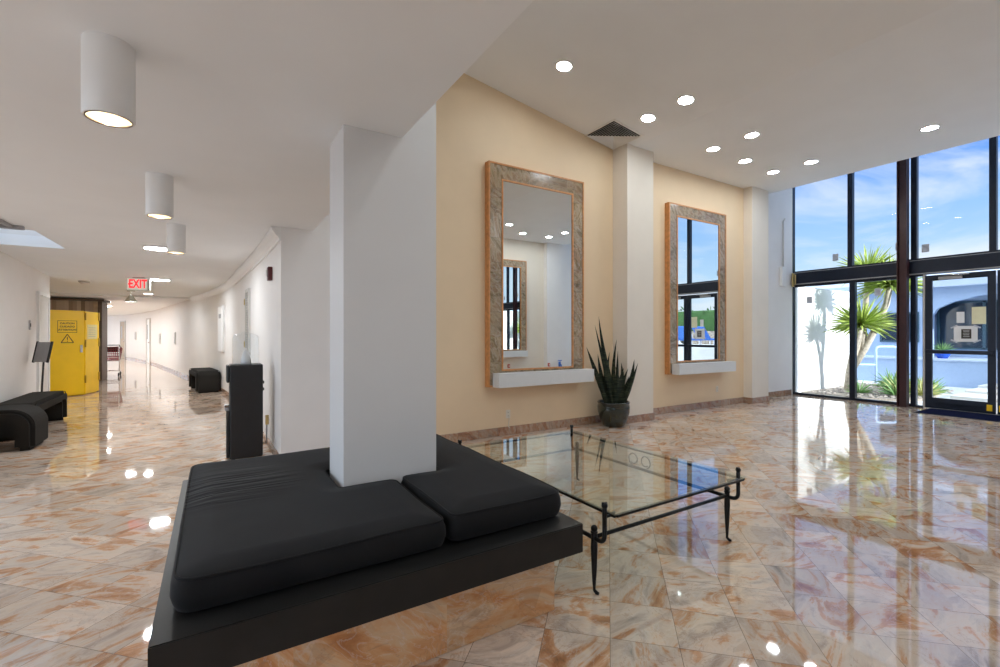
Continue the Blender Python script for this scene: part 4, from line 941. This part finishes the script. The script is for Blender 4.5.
# small fittings on the opposite wall, seen in the near mirror
for x, y, lb in ((7.83, -1.5, 'small red cover low on the opposite wall, reflected beside its mirror'), (9.27, -1.32, 'small red cover low on the opposite pilaster, reflected in the near mirror')):
    o = thing('wall_socket', lb, 'socket', (x, y, .40), math.pi, 'red covers on the opposite wall')
    MB().rbox(-.04, -.03, -.055, .04, 0, .055, .006, 2).build('cover_plate', M['redcap'], o)
    MB().rbox(-.02, -.036, -.03, .02, -.03, .03, .003, 1).build('socket', M['sock'], o)
o = thing('hose_tap', 'small blue tap fitting on the opposite wall, reflected in the near mirror', 'tap', (9.70, -1.32, .42), math.pi)
MB().rbox(-.03, -.06, -.10, .03, 0, .06, .01, 2).build('body', M['bluecloth'], o); MB().tube([(0, -.05, .06), (0, -.05, .10)], .012, 8).build('stem', M['bluecloth'], o)
MB().rbox(-.075, -.07, .10, .075, -.03, .12, .006, 2).build('handle', M['bluecloth'], o); MB().tube([(0, -.06, -.02), (0, -.12, -.03), (0, -.13, -.09)], .018, 8).build('spout', M['bluecloth'], o)

# ================================================================== OUTSIDE
struct(MB().box(11.62, -14, -.20, 40, 40, -.03).build('ground_paving', M['paving']), 'pale paving outside the glass front', 'ground')
struct(MB().box(11.65, 5.62, -.03, 14.97, 5.78, 2.54).build('garden_wall', M['stucco']), 'white garden wall catching the shadow of the palm', 'wall')
struct(MB().box(-30, -20, -.2, -2.75, 12, -.04).build('ground_side', M['paving']))
# planting bed
bb = MB()
bb.prism([(12.0, 5.6), (12.0, 4.4), (12.4, 3.75), (13.2, 3.55), (15.0, 3.9), (15.6, 4.6), (15.6, 6.4), (15.0, 6.4), (15.0, 5.6)], -.03, .02)
struct(bb.build('planting_bed', M['bedsoil']))
pb = MB()
for k in range(420):
    x, y = random.uniform(12.1, 15.4), random.uniform(3.7, 5.55)
    if y < 4.4-(x-12)*1.5: continue
    r = random.uniform(.02, .055); pb.lathe([(.002, -.6*r), (r*.8, -.35*r), (r, 0), (r*.75, .4*r), (.002, .6*r)], 6, (x, y, .02+r*.2))
g = pb.build('gravel', M['pebble'], smooth=False); g['kind'] = 'stuff'; g['label'] = 'grey brown gravel on the planting bed'; g['category'] = 'gravel'
# palm
pm = thing('palm', 'multi headed yucca palm growing outside before the garden wall', 'palm', (13.06, 5.03, 0))
def loc(p): return Vector(p)-Vector((13.06, 5.03, 0))
H1, H2, H3 = Vector((12.68, 4.664, 1.60)), Vector((13.14, 4.28, 2.50)), Vector((13.12, 4.69, 2.85))
MB().tube([loc(p) for p in ((13.06, 5.03, 0), (13.02, 5.0, .5), (12.92, 4.88, 1.0), (12.80, 4.76, 1.35), H1)], [.13, .10, .085, .075, .065], 10).build('trunk', M['bark'], pm)
MB().tube([loc(p) for p in ((12.95, 4.92, .62), (13.03, 4.72, 1.05), (13.10, 4.50, 1.6), (13.16, 4.35, 2.1), H2)], [.085, .075, .07, .065, .06], 10).build('trunk', M['bark'], pm)
MB().tube([loc(p) for p in ((13.02, 4.76, 1.0), (13.05, 4.75, 1.5), (13.10, 4.72, 2.2), H3)], [.075, .065, .06, .055], 10).build('trunk', M['bark'], pm)
def crown(c, n, ln, m_, name='leaf_crown', par=None, lo=-.5, base=None):
    b = MB(); c = Vector(c)
    for k in range(n):
        z = lo+(1-lo)*((k+.5)/n); a = k*2.39996+random.uniform(-.2, .2); q = math.sqrt(max(0, 1-min(z, 1)**2))
        d = Vector((q*math.cos(a), q*math.sin(a), z)); L_ = ln*random.uniform(.78, 1.12)
        b.blade(c+d*.03, c+d*L_, .042*ln/.5, (0, 0, .05*ln*(1-z)), 5, .2, thick=.002)
    return b.build(name, m_, par)
for h in ((H1, 150, .70), (H2, 150, .74), (H3, 130, .68)): crown(loc(h[0]), h[1], h[2], M['yucca'], 'leaf_crown', pm)
# low plants in the bed
ag = [(12.75, 4.05, .40, 'agave'), (13.3, 4.15, .48, 'agave2'), (13.9, 4.35, .50, 'agave'), (14.3, 4.0, .45, 'agave'), (13.2, 3.72, .42, 'agave2'), (12.55, 4.65, .34, 'agave'), (14.7, 4.75, .5, 'agave'), (13.75, 3.75, .38, 'agave')]
al = ['low green agave nearest the glass by the steel post', 'yellowish agave in the middle of the planting bed', 'green agave behind the yellowish one', 'green agave toward the paved steps', 'yellowish agave seen through the entrance door', 'small green agave beside the palm trunk', 'green agave at the back of the planting bed', 'small green agave at the bed edge by the steps']
for (x, y, s_, k), lb in zip(ag, al):
    o = thing('agave', lb, 'plant', (x, y, .02), 0, 'agaves in the planting bed')
    crown((0, 0, .03), 46, s_, M[k], 'leaf_rosette', o, lo=.05)
# handrail
hr = thing('handrail', 'pale blue metal handrail rising from the planting bed', 'handrail', (0, 0, 0))
MB().tube([(15.62, 5.40, -.03), (15.62, 5.40, .98), (15.64, 5.38, 1.03), (15.69, 5.35, 1.05), (16.0, 5.13, 1.05), (16.05, 5.10, 1.03), (16.07, 5.08, .98), (16.07, 5.08, -.03)], .03, 10).build('top_loop', M['rail'], hr)
MB().tube([(15.62, 5.40, .55), (15.0, 5.9, .55)], .025, 8).build('lower_rail', M['rail'], hr)
# paved steps, retaining wall, terrace
for k in range(3):
    struct(MB().box(13.9+k*1.0, -4, -.03, 17.0, 3.45, .03+k*.055).build('garden_step', M['paving']))
struct(MB().box(17.0, 1.5, -.03, 18.6, 20, .66).build('terrace_wall', M['facade'])); struct(MB().rbox(16.95, 1.5, .66, 18.6, 20, .72, .01, 1).build('trim_6', M['coping']))
# building
bd = thing('building', 'pale low building with shingled roof across the forecourt', 'building', (18.6, 5, 0))
arch = [(15, .5), (5.6, .5), (5.6, 0)] 
pts = [(-4.95, .72), (-4.95, 2.95), (12, 2.95), (12, .72), (-.15, .72), (-.15, 1.95)]
for k in range(11):
    a = math.pi*k/10; pts.append((-2.4+2.25*math.cos(a), 1.95+.62*math.sin(a)))
pts.append((-4.65, .72))
MB().prism(pts, -.62, -.45, 'X').build('arcade_wall', M['facade'], bd)
MB().box(0, -4.95, .0, .2, 12, 2.95).build('wall', M['facade'], bd)
for (a, c2, z0, z1) in ((-.95+1.1, 1.0+.1, 1.15, 2.06), ):
    f = frame_bars(-.66, -.60, a, c2, z0, z1, .05).build('window', M['teal'], bd); MB().box(-.63, a+.05, z0+.05, -.622, c2-.05, z1-.05).box(-.65, (a+c2)/2-.02, z0, -.61, (a+c2)/2+.02, z1).build('window_pane', M['dark_window'], f)
f = frame_bars(-.05, 0, -4.2, -.1, .95, 2.35, .05); 
for y in (-1.1, -2.1, -3.1): f.box(-.05, y-.03, .95, 0, y+.03, 2.35)
f = f.build('window', M['teal'], bd); MB().box(-.03, -4.15, 1.0, -.022, -.15, 2.3).build('window_pane', M['dark_window'], f)
rf = MB().prism([(-.95, 2.78), (2.6, 3.78), (2.6, 3.90), (-.95, 2.92)], -5.0, 12, 'Y'); rf.build('roof', M['roof'], bd)
MB().rbox(-1.0, -5.0, 2.74, -.93, 12, 2.94, .01, 1).build('fascia', M['coping'], bd)
bp_ = thing('potted_shrub', 'small green shrub in a cobalt blue pot on the terrace', 'potted plant', (17.3, 4.45, .72))
MB().lathe([(.001, .0), (.10, .0), (.16, .10), (.19, .22), (.20, .24), (.17, .24), (.15, .2), (.001, .19)], 24).build('pot', M['bluepot'], bp_)
crown((0, 0, .2), 40, .30, M['agave'], 'foliage', bp_, lo=.0)
# what the second mirror shows: a raised terrace with a hedge, canvas, an air unit
struct(MB().box(15.6, -14, -.03, 36, .9, .88).build('upper_terrace', M['paving']))
struct(MB().box(21.2, -14, .88, 21.8, 2.2, 1.55).build('rubble_wall', M['fieldstone']))
hg = MB(); 
for k in range(900):
    x, y, z = random.uniform(21.9, 23.0), random.uniform(-13, 2.2), random.uniform(1.5, 2.75); s_ = .16
    if 22.05 < x < 22.9 and z < 2.6: continue
    hg.blade((x, y, z), (x+random.uniform(-.2, .2), y+random.uniform(-.2, .2), z+random.uniform(.02, .25)), .13, n=2, thick=.004)
hg.rbox(22.0, -13.1, .9, 22.95, 2.25, 2.65, .08, 2)
tag(hg.build('hedge', M['hedge']), 'clipped dark green hedge seen reflected in the far mirror', 'hedge')
um = thing('parasol', 'folded blue parasol seen reflected in the far mirror', 'parasol', (17.5, -2.1, .88))
MB().tube([(0, 0, .0), (0, 0, 1.25)], .02, 8).build('pole', M['chrome'], um)
MB().lathe([(.03, 1.22), (.07, 1.05), (.12, .6), (.15, .30), (.09, .28)], 14).build('canopy', M['bluecloth'], um)
MB().lathe([(.001, 0), (.2, 0), (.2, .05), (.03, .09)], 20).build('base', M['grey'], um)
ac = thing('air_unit', 'white air conditioning unit seen reflected in the far mirror', 'air conditioner', (18.4, -2.9, .88))
MB().rbox(-.15, -.25, .0, .15, .25, .50, .01, 1).build('housing', M['trimw'], ac)
MB().lathe([(.05, -.0), (.18, -.0), (.18, .012), (.05, .012)], 20).move(Matrix.Translation((-.151, 0, .25)) @ Matrix.Rotation(R(-90), 4, 'Y')).build('fan_grille', M['black_plastic'], ac)
def lounger(x, y, rz, lab):
    o = thing('lounger', lab, 'lounger', (x, y, .88), rz, 'blue loungers')
    MB().rbox(-.3, -.6, .26, .3, .45, .33, .02, 2).build('seat', M['bluecloth'], o)
    MB().rbox(-.3, 0, 0, .3, .65, .06, .02, 2).move(Matrix.Translation((0, .42, .30)) @ Matrix.Rotation(R(50), 4, 'X')).build('backrest', M['bluecloth'], o)
    for sx in (-.26, .26):
        for sy in (-.5, .4): MB().tube([(sx, sy, 0), (sx, sy, .27)], .02, 8).build('leg', M['trimw'], o)
lounger(16.3, -1.2, R(80), 'blue lounger seen in the far mirror, closest to the doors')
lounger(17.7, -1.15, R(95), 'blue lounger seen in the far mirror, behind the other')
